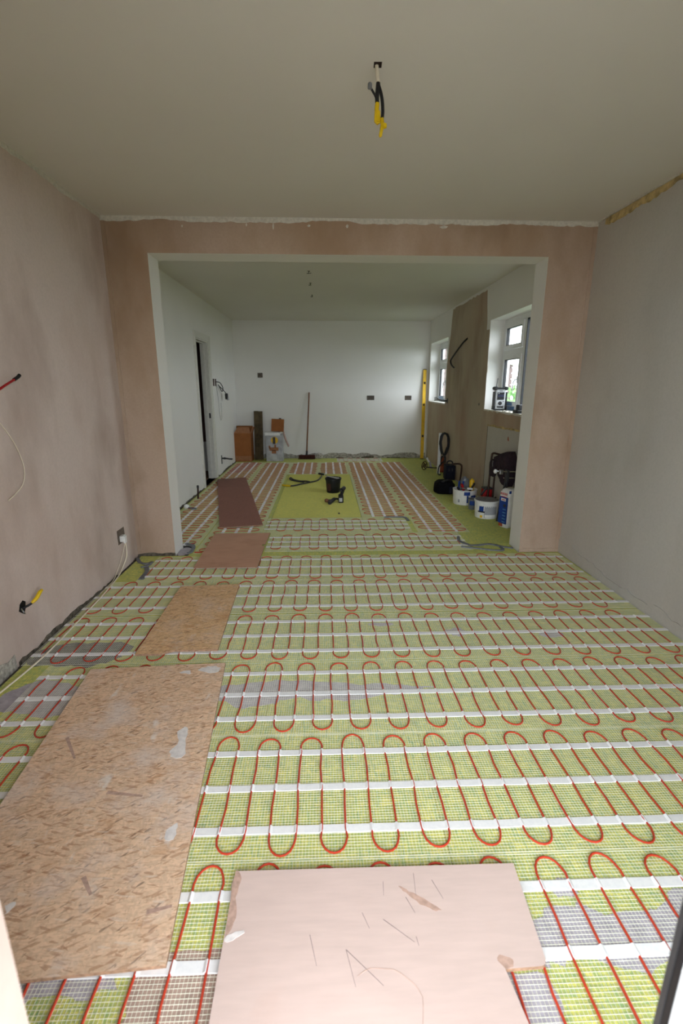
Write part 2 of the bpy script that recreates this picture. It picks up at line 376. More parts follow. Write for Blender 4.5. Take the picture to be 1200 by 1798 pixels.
# ---- insulation boards on the floor, each a piece of the floor
def slab(x0, x1, y0, y1):
    return B().prism([(x0+.001, y0+.001), (x1-.001, y0+.001), (x1-.001, y1-.001), (x0+.001, y1-.001)], -.012, 0).build('insulation_board', 'board', floor)
for r, y in enumerate([.42, 1.03, 1.63, 2.23, 2.83]):
    xs = [XL+.028, -.85, .35, 1.55, XR-.012] if r % 2 else [XL+.028, -.25, .95, XR-.012]
    for a, b in zip(xs, xs[1:]): slab(a, b, y, y+(.61 if r == 0 else .6))
for a, b in zip([XL+.028, -.3, .9, XR-.012], [-.3, .9, XR-.012]): slab(a, b, 3.43, Y1-.012)
for a, b in zip([OL+.1, -.3, .9], [-.3, .9, OR-.01]): slab(a, b, Y1-.012, YT)
for y0, y1 in ((YT, 4.70), (4.70, 5.9), (5.9, 7.19), (7.19, 8.39), (8.39, Y2-.012)):
    for a, b in zip([FL+.02, -.55, .37, 1.33], [-.55, .37, 1.33, FR-.012]): slab(a if y0 > 4 or a > -1.5 else -1.12, b, y0, y1)
slab(FL+.02, -1.12, YT+.12, 4.70)
# door threshold strip
B().box((FL-.10, DY0, -.012), (FL+.018, DY1, .0)).build('threshold', 'hallfloor', floor)

def smear(pts, mat='adhesive', h=.0016, z=0.0, parent=None, name='adhesive_smear', jit=.018, k=5):
    P = [Vector((p[0], p[1], 0)) for p in pts]; out = []
    n = len(P)
    for i in range(n):
        for j in range(k):
            t = j/k; a, b_, c, d = P[i-1], P[i], P[(i+1) % n], P[(i+2) % n]
            q = .5*((2*b_)+(c-a)*t+(2*a-5*b_+4*c-d)*t*t+(3*b_-a-3*c+d)*t**3)
            out.append((q.x+rnd.uniform(-jit, jit), q.y+rnd.uniform(-jit, jit)*.7))
    return B().prism(out, z, z+h).build(name, mat, parent or floor)
smear([(-1.42, 1.775), (-1.36, 1.91), (-1.26, 1.965), (-1.1, 1.90), (-.96, 1.87), (-1.02, 1.74), (-1.16, 1.70), (-1.28, 1.73)])
smear([(-.55, 1.87), (-.35, 1.90), (-.14, 1.925), (.05, 1.895), (.3, 1.875), (.5, 1.86), (.3, 1.81), (.06, 1.775), (-.15, 1.79), (-.24, 1.75), (-.37, 1.745), (-.5, 1.80)])
smear([(.50, .87), (.62, .915), (.78, .89), (.9, .93), (1.02, .97), (1.02, .82), (.86, .80), (.72, .765), (.6, .80), (.5, .79)])
smear([(.60, .975), (.65, .985), (.66, .945), (.61, .94)], jit=.006)
smear([(.40, .77), (.50, .765), (.50, .69), (.44, .66), (.40, .68)], jit=.008)
smear([(-.76, .85), (-.6, .82), (-.48, .80), (-.52, .76), (-.64, .77), (-.70, .70), (-.78, .70)], 'adhesive')
smear([(-.43, .838), (-.3, .842), (-.2, .84), (-.2, .62), (-.3, .56), (-.45, .6), (-.44, .72)], 'brown_smear', jit=.008)
smear([(-1.44, 2.25), (-1.2, 2.29), (-1.02, 2.26), (-1.05, 2.12), (-1.15, 2.06), (-1.3, 2.08), (-1.45, 2.1)], 'concrete')
smear([(.24, 2.44), (.30, 2.46), (.38, 2.44), (.31, 2.42)], jit=.008); smear([(.66, 2.36), (.74, 2.38), (.76, 2.31), (.7, 2.3)], jit=.01)
smear([(1.16, 2.31), (1.26, 2.33), (1.28, 2.28), (1.18, 2.27)], jit=.01)
smear([(-1.18, 3.62), (-1.18, 3.80), (-1.10, 3.77), (-1.11, 3.65)], 'adhesive', jit=.01)
smear([(-1.5, 7.3), (-1.25, 7.6), (-1.15, 8.3), (-1.4, 8.4), (-1.5, 8.0)], 'brown_smear', jit=.02)

# ---- ragged strips: paint edges, torn coving, broken plaster at the foot of the walls
def ragged(name, mat, parent, path, lo, hi, th, step=.03, vary=.5, nrm=(0, 1), sm=False, top_fixed=None):
    """strip along the wall foot or head from path[0] to path[1]; lo/hi give nominal z, both edges or only the free one uneven."""
    (xa, ya), (xb, yb) = path; L = math.hypot(xb-xa, yb-ya); n = max(3, int(L/step)); b = B(); vs = []
    a = .5
    for i in range(n+1):
        t = i/n; x, y = xa+(xb-xa)*t, ya+(yb-ya)*t
        a = min(1, max(0, a+rnd.uniform(-.35, .35))); w = (hi-lo)*(1-vary*a)
        if top_fixed: z0, z1 = hi-w, hi
        else: z0, z1 = lo, lo+w
        q = th*rnd.uniform(.6, 1.2)
        vs += [(x-nrm[0]*.004, y-nrm[1]*.004, z0), (x+nrm[0]*q, y+nrm[1]*q, z0+(0 if not top_fixed else .002)), (x+nrm[0]*q*.8, y+nrm[1]*q*.8, z1), (x-nrm[0]*.004, y-nrm[1]*.004, z1)]
    fs = [(0, 1, 2, 3), tuple(4*n+j for j in (3, 2, 1, 0))]
    for i in range(n): fs += [(4*i+j, 4*i+4+j, 4*i+4+(j+1) % 4, 4*i+(j+1) % 4) for j in range(4)]
    b.add(vs, fs); return b.build(name, mat, parent)
ragged('paint_edge', 'paint_edge', wall_left, ((XL, .42), (XL, Y1)), H-.038, H, .003, vary=.5, nrm=(1, 0), top_fixed=True)
ragged('paint_edge', 'paint_edge', wall_middle, ((XL, Y1), (XR, Y1)), H-.036, H, .003, step=.022, vary=.5, nrm=(0, -1), top_fixed=True)
ragged('paint_edge', 'paint_edge', wall_right, ((XR, .42), (XR, Y1)), H-.014, H, .012, vary=.3, nrm=(-1, 0), top_fixed=True)
ragged('torn_coving_edge', 'torn', wall_right, ((XR, .42), (XR, Y1-.1)), H-.062, H-.014, .011, step=.02, vary=.55, nrm=(-1, 0), top_fixed=True)
ragged('mortar_band', 'mortar', wall_left, ((XL, .6), (XL, 2.08)), -.012, .07, .004, step=.05, vary=.95, nrm=(1, 0))
ragged('mortar_band', 'mortar_dark', wall_left, ((XL, 2.1), (XL, Y1)), -.012, .022, .008, vary=.9, nrm=(1, 0))
ragged('mortar_band', 'mortar_dark', wall_middle, ((XL, Y1), (OL, Y1)), -.012, .025, .006, vary=.8, nrm=(0, -1))
ragged('mortar_band', 'plaster_mid', wall_middle, ((OR, Y1), (XR, Y1)), -.012, .03, .006, vary=.6, nrm=(0, -1))
ragged('rough_plaster_band', 'plaster_right', wall_right, ((XR, .42), (XR, Y1)), -.012, .13, .007, step=.05, vary=.55, nrm=(-1, 0))
ragged('mortar_band', 'mortar', wall_back, ((FL, Y2), (FR, Y2)), -.012, .10, .012, step=.05, vary=.75, nrm=(0, -1))
ragged('mortar_chunk', 'mortar_dark', wall_back, ((.2, Y2), (.9, Y2)), -.012, .05, .022, step=.06, vary=.9, nrm=(0, -1))
ragged('mortar_chunk', 'mortar_dark', wall_back, ((1.15, Y2), (1.5, Y2)), -.012, .09, .022, step=.06, vary=.9, nrm=(0, -1))
ragged('mortar_band', 'mortar_dark', wall_far_left, ((FL, YT), (FL, DY0)), -.012, .02, .008, vary=.8, nrm=(1, 0))
ragged('mortar_band', 'mortar_dark', wall_far_left, ((FL, DY1+.1), (FL, Y2)), -.012, .02, .008, vary=.8, nrm=(1, 0))
# corner beads where the new plaster meets the old
for x, w in ((XL+.028, wall_middle), (XR-.03, wall_middle)):
    B().prism([(x-.006, Y1+.003), (x, Y1-.0035), (x+.006, Y1+.003)], .03, H-.035).build('corner_bead', 'plaster_mid', w)
# filler splashes on the header and the left wall
for (x, z, w, h) in ((-.34, 2.345, .006, .022), (-.1, 2.35, .012, .008), (.16, 2.35, .01, .012), (-.95, 2.34, .006, .008), (.82, 2.352, .03, .01), (-.52, 2.352, .006, .01)):
    B().prism([(x-w, z), (x-w*.3, z-h), (x+w*.6, z-h*.7), (x+w, z+h*.4), (x, z+h)], 0, .0015, X=Matrix.Translation((0, Y1-.0012, 0)) @ Matrix.Rotation(PI/2, 4, 'X')).build('filler_splash', 'paint_edge', wall_middle)

# ---- bare plaster on the window wall (its outline is the ragged edge of the paint)
def wallpoly(name, mat, pts, x, th, parent, jit=.01, step=.07):
    out = []
    n = len(pts)
    for i in range(n):
        (ya, za), (yb, zb) = pts[i], pts[(i+1) % n]; L = math.hypot(yb-ya, zb-za); k = max(1, int(L/step)); rough = not (pts[i][1] == pts[(i+1) % n][1] == WZ0)
        for j in range(k):
            t = j/k; q = jit if (rough and j) else 0
            out.append((ya+(yb-ya)*t+rnd.uniform(-q, q), za+(zb-za)*t+rnd.uniform(-q, q)))
    vs = [(x+.004, y, z) for y, z in out]+[(x-th, y, z) for y, z in out]; m = len(out)
    b = B().add(vs, [tuple(range(m)), tuple(reversed(range(m, 2*m)))]+[(i, m+i, m+(i+1) % m, (i+1) % m) for i in range(m)])
    bmo = b.build(name, mat, parent); return bmo
wallpoly('bare_plaster', 'plaster_bare', [(8.74, 0), (8.745, WZ0-.012), (7.55, WZ0-.012), (7.545, 1.6), (7.48, 1.84), (7.40, 2.1), (7.345, 2.372), (6.6, 2.366), (5.85, 2.362), (5.80, 2.1), (5.775, 1.925), (5.662, 1.92), (5.66, WZ0-.012), (YT+.01, WZ0-.012), (YT+.01, 0)], FR, .003, wall_far_right)
wallpoly('old_paint_panel', 'plaster_right', [(5.47, .06), (5.47, .865), (5.1, .868), (4.7, .878), (4.3, .885), (YT+.05, .89), (YT+.05, .06)], FR-.003, .002, wall_far_right, .006)
wallpoly('plaster_crack', 'mortar_dark', [(5.478, .06), (5.478, .862), (5.468, .862), (5.468, .06)], FR-.004, .0022, wall_far_right, .003)
wallpoly('plaster_crack', 'torn', [(5.48, .864), (5.1, .868), (4.7, .878), (4.3, .886), (YT+.05, .89), (YT+.05, .902), (4.3, .9), (4.7, .893), (5.1, .886), (5.48, .88)], FR-.004, .0022, wall_far_right, .006)
wallpoly('rust_stain', 'orange', [(4.84, .80), (4.825, .81), (4.81, .79), (4.80, .765), (4.82, .76), (4.845, .775)], FR-.004, .0016, wall_far_right, .006, .02)
for y0, y1 in (W1, W2):
    ragged('sill_plaster_edge', 'paint_edge', wall_far_right, ((FR, y0), (FR, y1)), WZ0-.022, WZ0+.004, .008, step=.03, vary=.6, nrm=(-1, 0), top_fixed=True)

# ---- windows
def window(n, y0, y1):
    w = bpy.data.objects.new('window_%d' % n, None); COL.objects.link(w); w.location = (FR+.165, y0, WZ0); struct(w)
    x0, x1 = FR+.165, FR+.235; z0, z1 = WZ0, WZ1; ym = y1-.60; zt = z0+.62
    f = B()
    for a, b_ in (((y0, z0), (y0+.055, z1)), ((y1-.055, z0), (y1, z1)), ((y0+.05, z0), (y1-.05, z0+.05)), ((y0+.05, z1-.055), (y1-.05, z1)), ((ym-.035, z0+.04), (ym+.035, z1-.05)), ((ym+.03, zt-.03), (y1-.05, zt+.03))):
        f.box((x0, a[0], a[1]), (x1, b_[0], b_[1]))
    f.build('window_frame', 'upvc', w)
    def sash(a, b_, c, d, st, name):
        s = B(); xs0, xs1 = x0-.012, x0+.03
        s.box((xs0, a, c), (xs1, a+st, d)); s.box((xs0, b_-st, c), (xs1, b_, d)); s.box((xs0, a+st, c), (xs1, b_-st, c+st)); s.box((xs0, a+st, d-st), (xs1, b_-st, d))
        o = s.build(name, 'upvc', w)
        g = B(); e = .006
        for p, q in (((a+st-.002, c+st-.002), (a+st+e, d-st)), ((b_-st-e, c+st), (b_-st+.002, d-st)), ((a+st, c+st-.002), (b_-st, c+st+e)), ((a+st, d-st-e), (b_-st, d-st+.002))):
            g.box((xs0+.004, p[0], p[1]), (xs1-.004, q[0], q[1]))
        g.build('gasket', 'gasket', o)
        B().box((xs0+.012, a+st-.004, c+st-.004), (xs0+.018, b_-st+.004, d-st+.004)).build('pane', 'glass', o)
        return o
    sash(ym+.037, y1-.057, z0+.052, zt-.032, .042, 'casement')
    sash(ym+.037, y1-.057, zt+.032, z1-.057, .042, 'fanlight')
    fx = B(); a, b_, c, d = y0+.057, ym-.037, z0+.052, z1-.057
    g = B(); e = .012
    for p, q in (((a-.002, c-.002), (a+e, d)), ((b_-e, c), (b_+.002, d)), ((a, c-.002), (b_, c+e)), ((a, d-e), (b_, d+.002))): g.box((x0-.004, p[0], p[1]), (x0+.03, q[0], q[1]))
    g.build('gasket', 'gasket', w)
    B().box((x0+.014, a-.004, c-.004), (x0+.02, b_+.004, d+.004)).build('pane', 'glass', w)
    h = B(); yh, zh = ym+.06, z0+.33
    h.rbox((x0-.024, yh-.014, zh-.035), (x0-.012, yh+.014, zh+.035), .006); h.tube([(x0-.024, yh, zh), (x0-.04, yh, zh), (x0-.05, yh+.02, zh-.03), (x0-.05, yh+.04, zh-.11)], .008, 8)
    h.build('window_handle', 'upvc', w, True)
    h2 = B().rbox((x0-.022, (ym+y1)/2-.03, zt+.045), (x0-.012, (ym+y1)/2+.03, zt+.065), .004); h2.build('fanlight_stay', 'upvc', w)
    B().box((x0-.0135, ym+.16, z0+.056), (x0-.0122, y1-.1, z0+.09)).build('protective_film', 'film', w)
    B().box((x0-.0012, ym+.12, z0+.006), (x0+.0003, y1-.08, z0+.05)).build('protective_film', 'film', w)
    # reveal lining and sill board
    s = B().box((FR-.002, y0+.001, WZ0-.012), (x0, y1-.001, WZ0+.002)); s.build('window_sill', 'jamb', w)
window(1, *W1); window(2, *W2)

# ---- inner doorway on the left with its frame, and the hall behind
dr = bpy.data.objects.new('door_1', None); COL.objects.link(dr); dr.location = (FL, DY1, 0); struct(dr)
f = B(); t = .03
f.box((FL-.102, DY1-t, 0), (FL+.004, DY1, DZ)); f.box((FL-.102, DY0, 0), (FL+.004, DY0+t, DZ)); f.box((FL-.102, DY0+t, DZ-t), (FL+.004, DY1-t, DZ))
f.box((FL-.075, DY1-t-.012, 0), (FL-.045, DY1-t, DZ-t)); f.box((FL-.075, DY0+t, 0), (FL-.045, DY0+t+.012, DZ-t)); f.box((FL-.075, DY0+t, DZ-t-.012), (FL-.045, DY1-t, DZ-t))
f.build('door_lining', 'gloss', dr)
for n_, a, b_ in (('architrave', (DY1-.012, 0), (DY1+.062, DZ+.065)), ('architrave', (DY0-.062, 0), (DY0+.012, DZ+.065)), ('architrave', (DY0+.012, DZ-.012), (DY1-.012, DZ+.065))):
    b = B().box((FL-.002, a[0], a[1]), (FL+.016, b_[0], b_[1]))
    if a[1] == 0: b.box((FL+.014, a[0]+(.045 if a[0] > 6.6 else .005), 0), (FL+.022, a[0]+(.07 if a[0] > 6.6 else .03), DZ+.06))
    b.build(n_, 'gloss', dr)
B().rbox((FL-.035, DY1-t-.003, .86), (FL-.012, DY1-t+.001, .93), .0005).build('latch_keep', 'dgrey', dr)
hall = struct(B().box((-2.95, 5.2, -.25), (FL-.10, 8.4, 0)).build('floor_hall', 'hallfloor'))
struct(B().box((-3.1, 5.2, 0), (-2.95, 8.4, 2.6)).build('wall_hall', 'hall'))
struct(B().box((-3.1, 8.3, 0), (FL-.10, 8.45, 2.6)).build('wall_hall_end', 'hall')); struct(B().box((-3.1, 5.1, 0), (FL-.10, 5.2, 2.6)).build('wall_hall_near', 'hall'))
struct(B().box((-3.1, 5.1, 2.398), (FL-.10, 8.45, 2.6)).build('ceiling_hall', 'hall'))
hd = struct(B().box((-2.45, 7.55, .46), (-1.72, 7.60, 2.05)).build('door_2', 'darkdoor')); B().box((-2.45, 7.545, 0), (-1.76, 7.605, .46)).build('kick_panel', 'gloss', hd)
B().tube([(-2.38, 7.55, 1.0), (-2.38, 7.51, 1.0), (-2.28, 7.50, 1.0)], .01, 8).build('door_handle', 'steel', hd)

# ---- the patio door the camera looks through: white frame and glass on the right
pd = bpy.data.objects.new('door_3', None); COL.objects.link(pd); pd.location = (.42, .3, 0); struct(pd)
px = .405
B().box((px, .394, 0), (px+.03, .402, DH-.03)).build('weather_strip', 'dgrey', pd)
B().box((px+.001, .384, 0), (px+.03, .394, DH-.03)).build('gasket', 'gasket', pd)
B().box((px+.002, .29, 0), (px+.10, .384, DH)).build('door_stile', 'upvc', pd)
B().box((DX1-.08, .30, 0), (DX1, .39, DH)).build('door_stile', 'upvc', pd)
B().box((px+.10, .30, 0), (DX1-.08, .39, .1)).build('door_rail', 'upvc', pd)
B().box((px+.10, .30, DH-.09), (DX1-.08, .39, DH)).build('door_rail', 'upvc', pd)
B().box((px+.09, .34, .09), (DX1-.07, .35, DH-.08)).build('pane', 'glass', pd)

# ---- outside
struct(B().box((-2.6, -.85, 2.32), (2.3, .12, 2.42)).build('added_sky_shade', 'gloss'))  # unseen slab added to cut high sky light on the near floor
struct(B().box((-9, -14, -.3), (2.3, .12, -.16)).build('ground_patio', 'patio'))
struct(B().box((2.3, -14, -.3), (24, 26, -.2)).build('ground_garden', 'garden'))
hs = thing('neighbour_house', 'tile hung house with a sloping gable seen through the windows', 'house', (4.3, 15, -.2))
B().prism([(2.6, -.2), (5.72, -.2), (5.72, 2.0), (5.2, 2.1), (2.6, 4.6)], -23, -15.06, 0, X=Matrix.Rotation(PI/2, 4, 'X')).build('house_wall', 'hbrick', hs)
for k in range(22):                               # courses of hung tiles across the gable
    z = .5+k*.17; xr = 5.74 if z < 2.0 else 5.2-(z-2.0)*1.04
    B().box((2.58, 15.0+.012*(k % 2), z), (max(2.7, xr), 15.07, z+.15)).build('tile_course', 'htile', hs)
B().tube([(5.9, 14.96, 1.93), (5.2, 14.96, 2.12), (2.5, 14.96, 4.75)], .07, 6).build('verge_board', 'gloss', hs)
def shrub(name, label, x, y, r, h, seed):
    q = random.Random(seed); t = thing(name, label, 'shrub', (x, y, -.2))
    b = B()
    for i in range(420):
        a, e, k = q.uniform(0, 2*PI), q.uniform(-.6, 1.4), q.uniform(.65, 1)
        c = Vector((x+r*k*math.cos(a)*math.cos(e), y+r*k*math.sin(a)*math.cos(e), -.2+h*.5+h*.5*k*math.sin(e)))
        d1 = Vector((q.gauss(0, 1), q.gauss(0, 1), q.gauss(0, 1))).normalized(); d2 = d1.orthogonal().normalized(); s = q.uniform(.06, .12)
        b.add([c-d1*s, c+d2*s*.5, c+d1*s, c-d2*s*.5], [(0, 1, 2, 3)])
    o = b.build('foliage', 'leaf', t); o['kind'] = 'stuff'
    B().tube([(x, y, -.25), (x+.03, y, h*.3), (x, y+.04, h*.6)], .03, 6).build('stem', 'plank', t)
shrub('garden_shrub', 'round green shrub outside the window beside the radio', 4.4, 11.3, .8, 1.55, 3)

# ---------------------------------------------------------------- heating mats
GRID = .0095
def mat_strip(label, axis, c, u0, u1, half, tapes, pitch, lead=0, mesh_half=None, mesh_ends=None, endgap=.03, amp=None, phase=0):
    """one mat: axis 'x' runs across the room, 'y' along it; c is its centre line, u0..u1 its length, half the cable loop half-width."""
    A = (lambda u, v, z: (u, c+v, z)) if axis == 'x' else (lambda u, v, z: (c+v, u, z))
    root = thing('heating_mat', label, 'heating mat', A((u0+u1)/2, 0, 0), 'red cable heating mats taped over the floor')
    mh = mesh_half or half+.015; e0, e1 = mesh_ends or (u0-.01, u1+.01)
    b = B(); w, z0, z1 = (.00062 if c < 3 and axis == 'x' else .0004), .0018, .0024
    def line(p, q, dx, dy):
        b.add([(p[0]-dx, p[1]-dy, z0), (p[0]+dx, p[1]+dy, z0), (p[0], p[1], z1), (q[0]-dx, q[1]-dy, z0), (q[0]+dx, q[1]+dy, z0), (q[0], q[1], z1)], [(0, 3, 5, 2), (1, 2, 5, 4)])
    n = int(2*mh/GRID)
    for i in range(n+1):
        v = -mh+i*2*mh/n
        for k in ((0, .002) if i in (0, n) else (0,)):
            p, q = A(e0, v+k*(1 if i == 0 else -1), 0), A(e1, v+k*(1 if i == 0 else -1), 0); line(p, q, *((0, w) if axis == 'x' else (w, 0)))
    n = int((e1-e0)/GRID)
    for i in range(n+1):
        u = e0+(e1-e0)*i/n; p, q = A(u, -mh, 0), A(u, mh, 0); line(p, q, *((w, 0) if axis == 'x' else (0, w)))
    o = b.build('glass_fibre_mesh', 'mesh', root); o['kind'] = 'stuff'
    # cable: runs across the mat, half-circle turns, slightly uneven like the real thing
    hp = pitch/2; runs = []; u = u0+endgap
    while u < u1-endgap: runs.append(u); u += hp
    pts = []; r = hp*.56; tz = .0056; q = random.Random(int(abs(c*1000))+int(u0*10))
    for i, u in enumerate(runs):
        s = 1 if (i+phase) % 2 == 0 else -1; ha = half+q.uniform(-.008, .008)
        lean = .004*s; ts = sorted(tapes, reverse=(s < 0))
        for k, v in enumerate([ts[0], (ts[0]+ts[1])/2, ts[1], (ts[1]+ts[2])/2, ts[2]]):
            pts.append(A(u+q.uniform(-.003, .003)+(0 if k % 2 == 0 else q.uniform(-.003, .003)), v, tz))
        if i < len(runs)-1:
            m, e = u+hp/2, (ha-abs(tapes[0]))
            for k in range(1, 10):
                a = PI*k/10; pts.append(A(m-(hp/2)*1.12*math.cos(a) if .6 < a < 2.5 else m-(hp/2)*1.08*math.cos(a), s*(abs(tapes[0])+e*math.sin(a)**.8), tz))
    B().tube(pts, .0031, 7).build('heating_cable', 'cable', root, True)
    for v in tapes:                               # adhesive tape rising over each run of cable
        us = [e0]
        for u in runs: us += [u-.007, u, u+.007]
        us += [e1]; us = sorted(k for k in us if e0 <= k <= e1); tv = []; h = .0145
        for k in us:
            onrun = any(abs(k-r_) < .001 for r_ in runs); z = .0098 if onrun else .0046; jj = q.uniform(-.0008, .0008)
            tv += [A(k, v-h+jj, .0028), A(k, v-h+.0015+jj, z), A(k, v+h-.0015+jj, z), A(k, v+h+jj, .0028)]
        fs = []
        for i in range(len(us)-1): fs += [(4*i+j, 4*i+4+j, 4*i+5+j, 4*i+1+j) if axis == 'y' else (4*i+j, 4*i+1+j, 4*i+5+j, 4*i+4+j) for j in range(3)]
        B().add(tv, fs).build('tape', 'tape', root)
    return root
TF = (-.157, 0, .157); TB = (-.12, 0, .12)
rt = XR-.02
mat_strip('heating mat strip nearest the door, under the notched pink plywood', 'x', .81, -1.25, rt, .235, TF, .156, phase=1)
mat_strip('heating mat strip crossing just beyond the notched pink plywood', 'x', 1.315, -1.36, rt, .235, TF, .154, phase=0)
mat_strip('heating mat strip with the long grey smear, at the big chipboard’s far end', 'x', 1.82, -1.32, rt, .235, TF, .154, phase=1)
mat_strip('heating mat strip between the two speckled chipboard panels', 'x', 2.328, -1.46, rt, .232, TF, .154, phase=0)
mat_strip('heating mat strip under the smaller tan chipboard', 'x', 2.84, -1.46, rt, .232, TF, .154, phase=1)
mat_strip('heating mat strip lying along the foot of the two piers', 'x', 3.337, -1.30, rt-.02, .225, TF, .154, phase=0, mesh_half=.24)
m_a = mat_strip('short heating mat strip just inside the wide opening', 'x', 3.925, -.49, 1.20, .195, (-.125, 0, .125), .16, phase=1, mesh_half=.245)
m_b = mat_strip('shortest crosswise heating mat strip, next to the bare green panel', 'x', 4.44, -.57, .79, .195, (-.125, 0, .125), .16, phase=0, mesh_half=.255)
m_c = mat_strip('lengthwise heating mat along the far room’s left wall', 'y', -1.315, 3.86, 8.34, .205, TB, .160, mesh_half=.238, phase=0)
m_d = mat_strip('lengthwise heating mat left of the bare green panel', 'y', -.825, 3.66, 8.34, .205, TB, .160, mesh_half=.238, phase=1)
mat_strip('short heating mat beyond the green panel, below the broom', 'y', -.348, 7.2, 8.34, .205, TB, .160, mesh_half=.238)
mat_strip('short heating mat beyond the green panel, behind the black bucket', 'y', .13, 7.2, 8.34, .205, TB, .160, mesh_half=.238)
m_e = mat_strip('lengthwise heating mat right of the bare green panel', 'y', .609, 4.72, 8.34, .205, TB, .160, mesh_half=.238)
m_f = mat_strip('lengthwise heating mat nearest the tools and tubs', 'y', 1.09, 4.18, 8.34, .215, TB, .160, mesh_half=.238)
mat_strip('crosswise heating mat piece at the foot of the back wall', 'x', 8.62, .22, 1.02, .19, TB, .160)
# bare panel: fibre mesh of its own over the plain green boards
b = B()
for i in range(95): x = -.545+i*.0096; b.add([(x-.0007, 4.72, .0003), (x+.0007, 4.72, .0003), (x, 4.72, .0012), (x-.0007, 7.17, .0003), (x+.0007, 7.17, .0003), (x, 7.17, .0012)], [(0, 3, 5, 2), (1, 2, 5, 4)])
for i in range(255): y = 4.72+i*.0096; b.add([(-.545, y-.0007, .0003), (-.545, y+.0007, .0003), (-.545, y, .0012), (.36, y-.0007, .0003), (.36, y+.0007, .0003), (.36, y, .0012)], [(0, 2, 5, 3), (1, 4, 5, 2)])
o = tag(b.build('mesh_sheet', 'ymesh'), 'yellowish fibre mesh facing the bare green panel under the black bucket', 'mesh'); o['kind'] = 'stuff'
def flat_lead(pts, parent, w=.02, name='cold_lead', mat='grey_tape'):
    P = smoothpath([(x, y, .0072) for x, y in pts], 4); vs = []
    for i, p in enumerate(P):
        a, b_ = Vector(P[max(i-1, 0)]), Vector(P[min(i+1, len(P)-1)]); d = (b_-a).normalized(); n = Vector((-d.y, d.x, 0)); k = w/2*rnd.uniform(.75, 1.2)
        vs += [tuple(Vector(p)+n*k+Vector((0, 0, -.005))), tuple(Vector(p)+n*k*.8+Vector((0, 0, .002))), tuple(Vector(p)-n*k*.8+Vector((0, 0, .002))), tuple(Vector(p)-n*k+Vector((0, 0, -.005)))]
    fs = [(0, 3, 2, 1), tuple(4*len(P)-4+j for j in range(4))]
    for i in range(len(P)-1): fs += [(4*i+j, 4*i+(j+1) % 4, 4*i+4+(j+1) % 4, 4*i+4+j) for j in range(4)]
    return B().add(vs, fs).build(name, mat, parent)
flat_lead([(1.183, 4.03), (1.156, 3.91), (1.19, 3.83), (1.22, 3.785), (1.30, 3.79), (1.39, 3.81), (1.48, 3.74), (1.55, 3.70)], m_a, .03)
flat_lead([(1.13, 3.75), (1.26, 3.70), (1.36, 3.66), (1.45, 3.655), (1.455, 3.73)], m_a, .024)
flat_lead([(.60, 4.70), (.71, 4.70), (.80, 4.69), (.822, 4.62), (.822, 4.56)], m_b, .028)
flat_lead([(-1.19, 3.90), (-1.13, 3.86), (-1.10, 3.80), (-1.092, 3.69), (-1.11, 3.66)], m_c, .034)
flat_lead([(-1.0, 3.675), (-1.06, 3.678)], m_d, .008, mat='cable')
strip6 = bpy.data.objects['heating_mat.005']
flat_lead([(-1.47, 3.56), (-1.42, 3.47), (-1.36, 3.43), (-1.325, 3.47)], strip6, .026); flat_lead([(-1.33, 3.36), (-1.30, 3.28), (-1.285, 3.13)], strip6, .034); flat_lead([(-1.325, 3.47), (-1.33, 3.40), (-1.37, 3.36)], strip6, .02)

# ---------------------------------------------------------------- boards laid to walk on
def sheet(name, label, poly, mats, z, th=.01, cat='board'):
    cx, cy = sum(p[0] for p in poly)/len(poly), sum(p[1] for p in poly)/len(poly)
    b = B().prism(poly, z, z+th, 0, side=1); o = b.build(name, mats, None); tag(o, label, cat); return o
ZB = .0106
osb1 = sheet('chipboard_sheet', 'large pale chipboard sheet with white smears, beside the near left wall', [(-1.105, 2.012), (-.486, 2.046), (-.374, .806), (-.70, .786), (-.995, .786)], ['osb_pale', 'ply_edge'], ZB, .010)
osb2 = sheet('chipboard_sheet', 'smaller tan chipboard sheet between large chipboard and square plywood', [(-.962, 2.964), (-.581, 2.99), (-.549, 2.17), (-.60, 2.168), (-.77, 2.168), (-.83, 2.135), (-.948, 2.135)], ['osb_tan', 'ply_edge'], ZB, .010)
sq = sheet('plywood_sheet', 'square rose brown plywood sheet lying in the wide opening', [(-1.0, 4.15), (-.503, 4.15), (-.512, 3.84), (-.535, 3.835), (-.535, 3.79), (-.511, 3.79), (-.506, 3.308), (-.972, 3.31)], ['ply_mid', 'ply_edge'], ZB, .006)
lp = sheet('plywood_sheet', 'long dark red brown plywood sheet lying askew by the doorway', [(-1.537, 6.74), (-1.20, 6.85), (-1.153, 6.858), (-.602, 4.41), (-.996, 4.327)], ['ply_dark', 'ply_edge'], ZB, .008)
arc = [(.501-.016+.016*math.cos(a), .775+.016+.016*math.sin(a)) for a in [0, -.4, -.8, -1.2, -PI/2]]
ny = sheet('plywood_sheet', 'pale pink plywood sheet with a notched corner, nearest the door', [(-.25, .55), (-.254, 1.021), (.514, 1.018)]+arc+[(.401, .772), (.416, .665), (.43, .55)], ['ply_pink', 'ply_edge'], ZB, .0105)
zt = ZB+.0105
def mark(parent, a, b_, w, mat, z):
    d = Vector((b_[0]-a[0], b_[1]-a[1], 0)).normalized(); n = Vector((-d.y, d.x, 0))*w/2; A_, B_ = Vector((a[0], a[1], 0)), Vector((b_[0], b_[1], 0))
    p = [(A_+n*.4)[:2], (B_+n*.4)[:2], (B_-n*.4)[:2], (A_-n)[:2]]
    return B().prism([tuple(q) for q in p][::-1], z-.0002, z+.0003).build('scratch_mark', mat, parent)
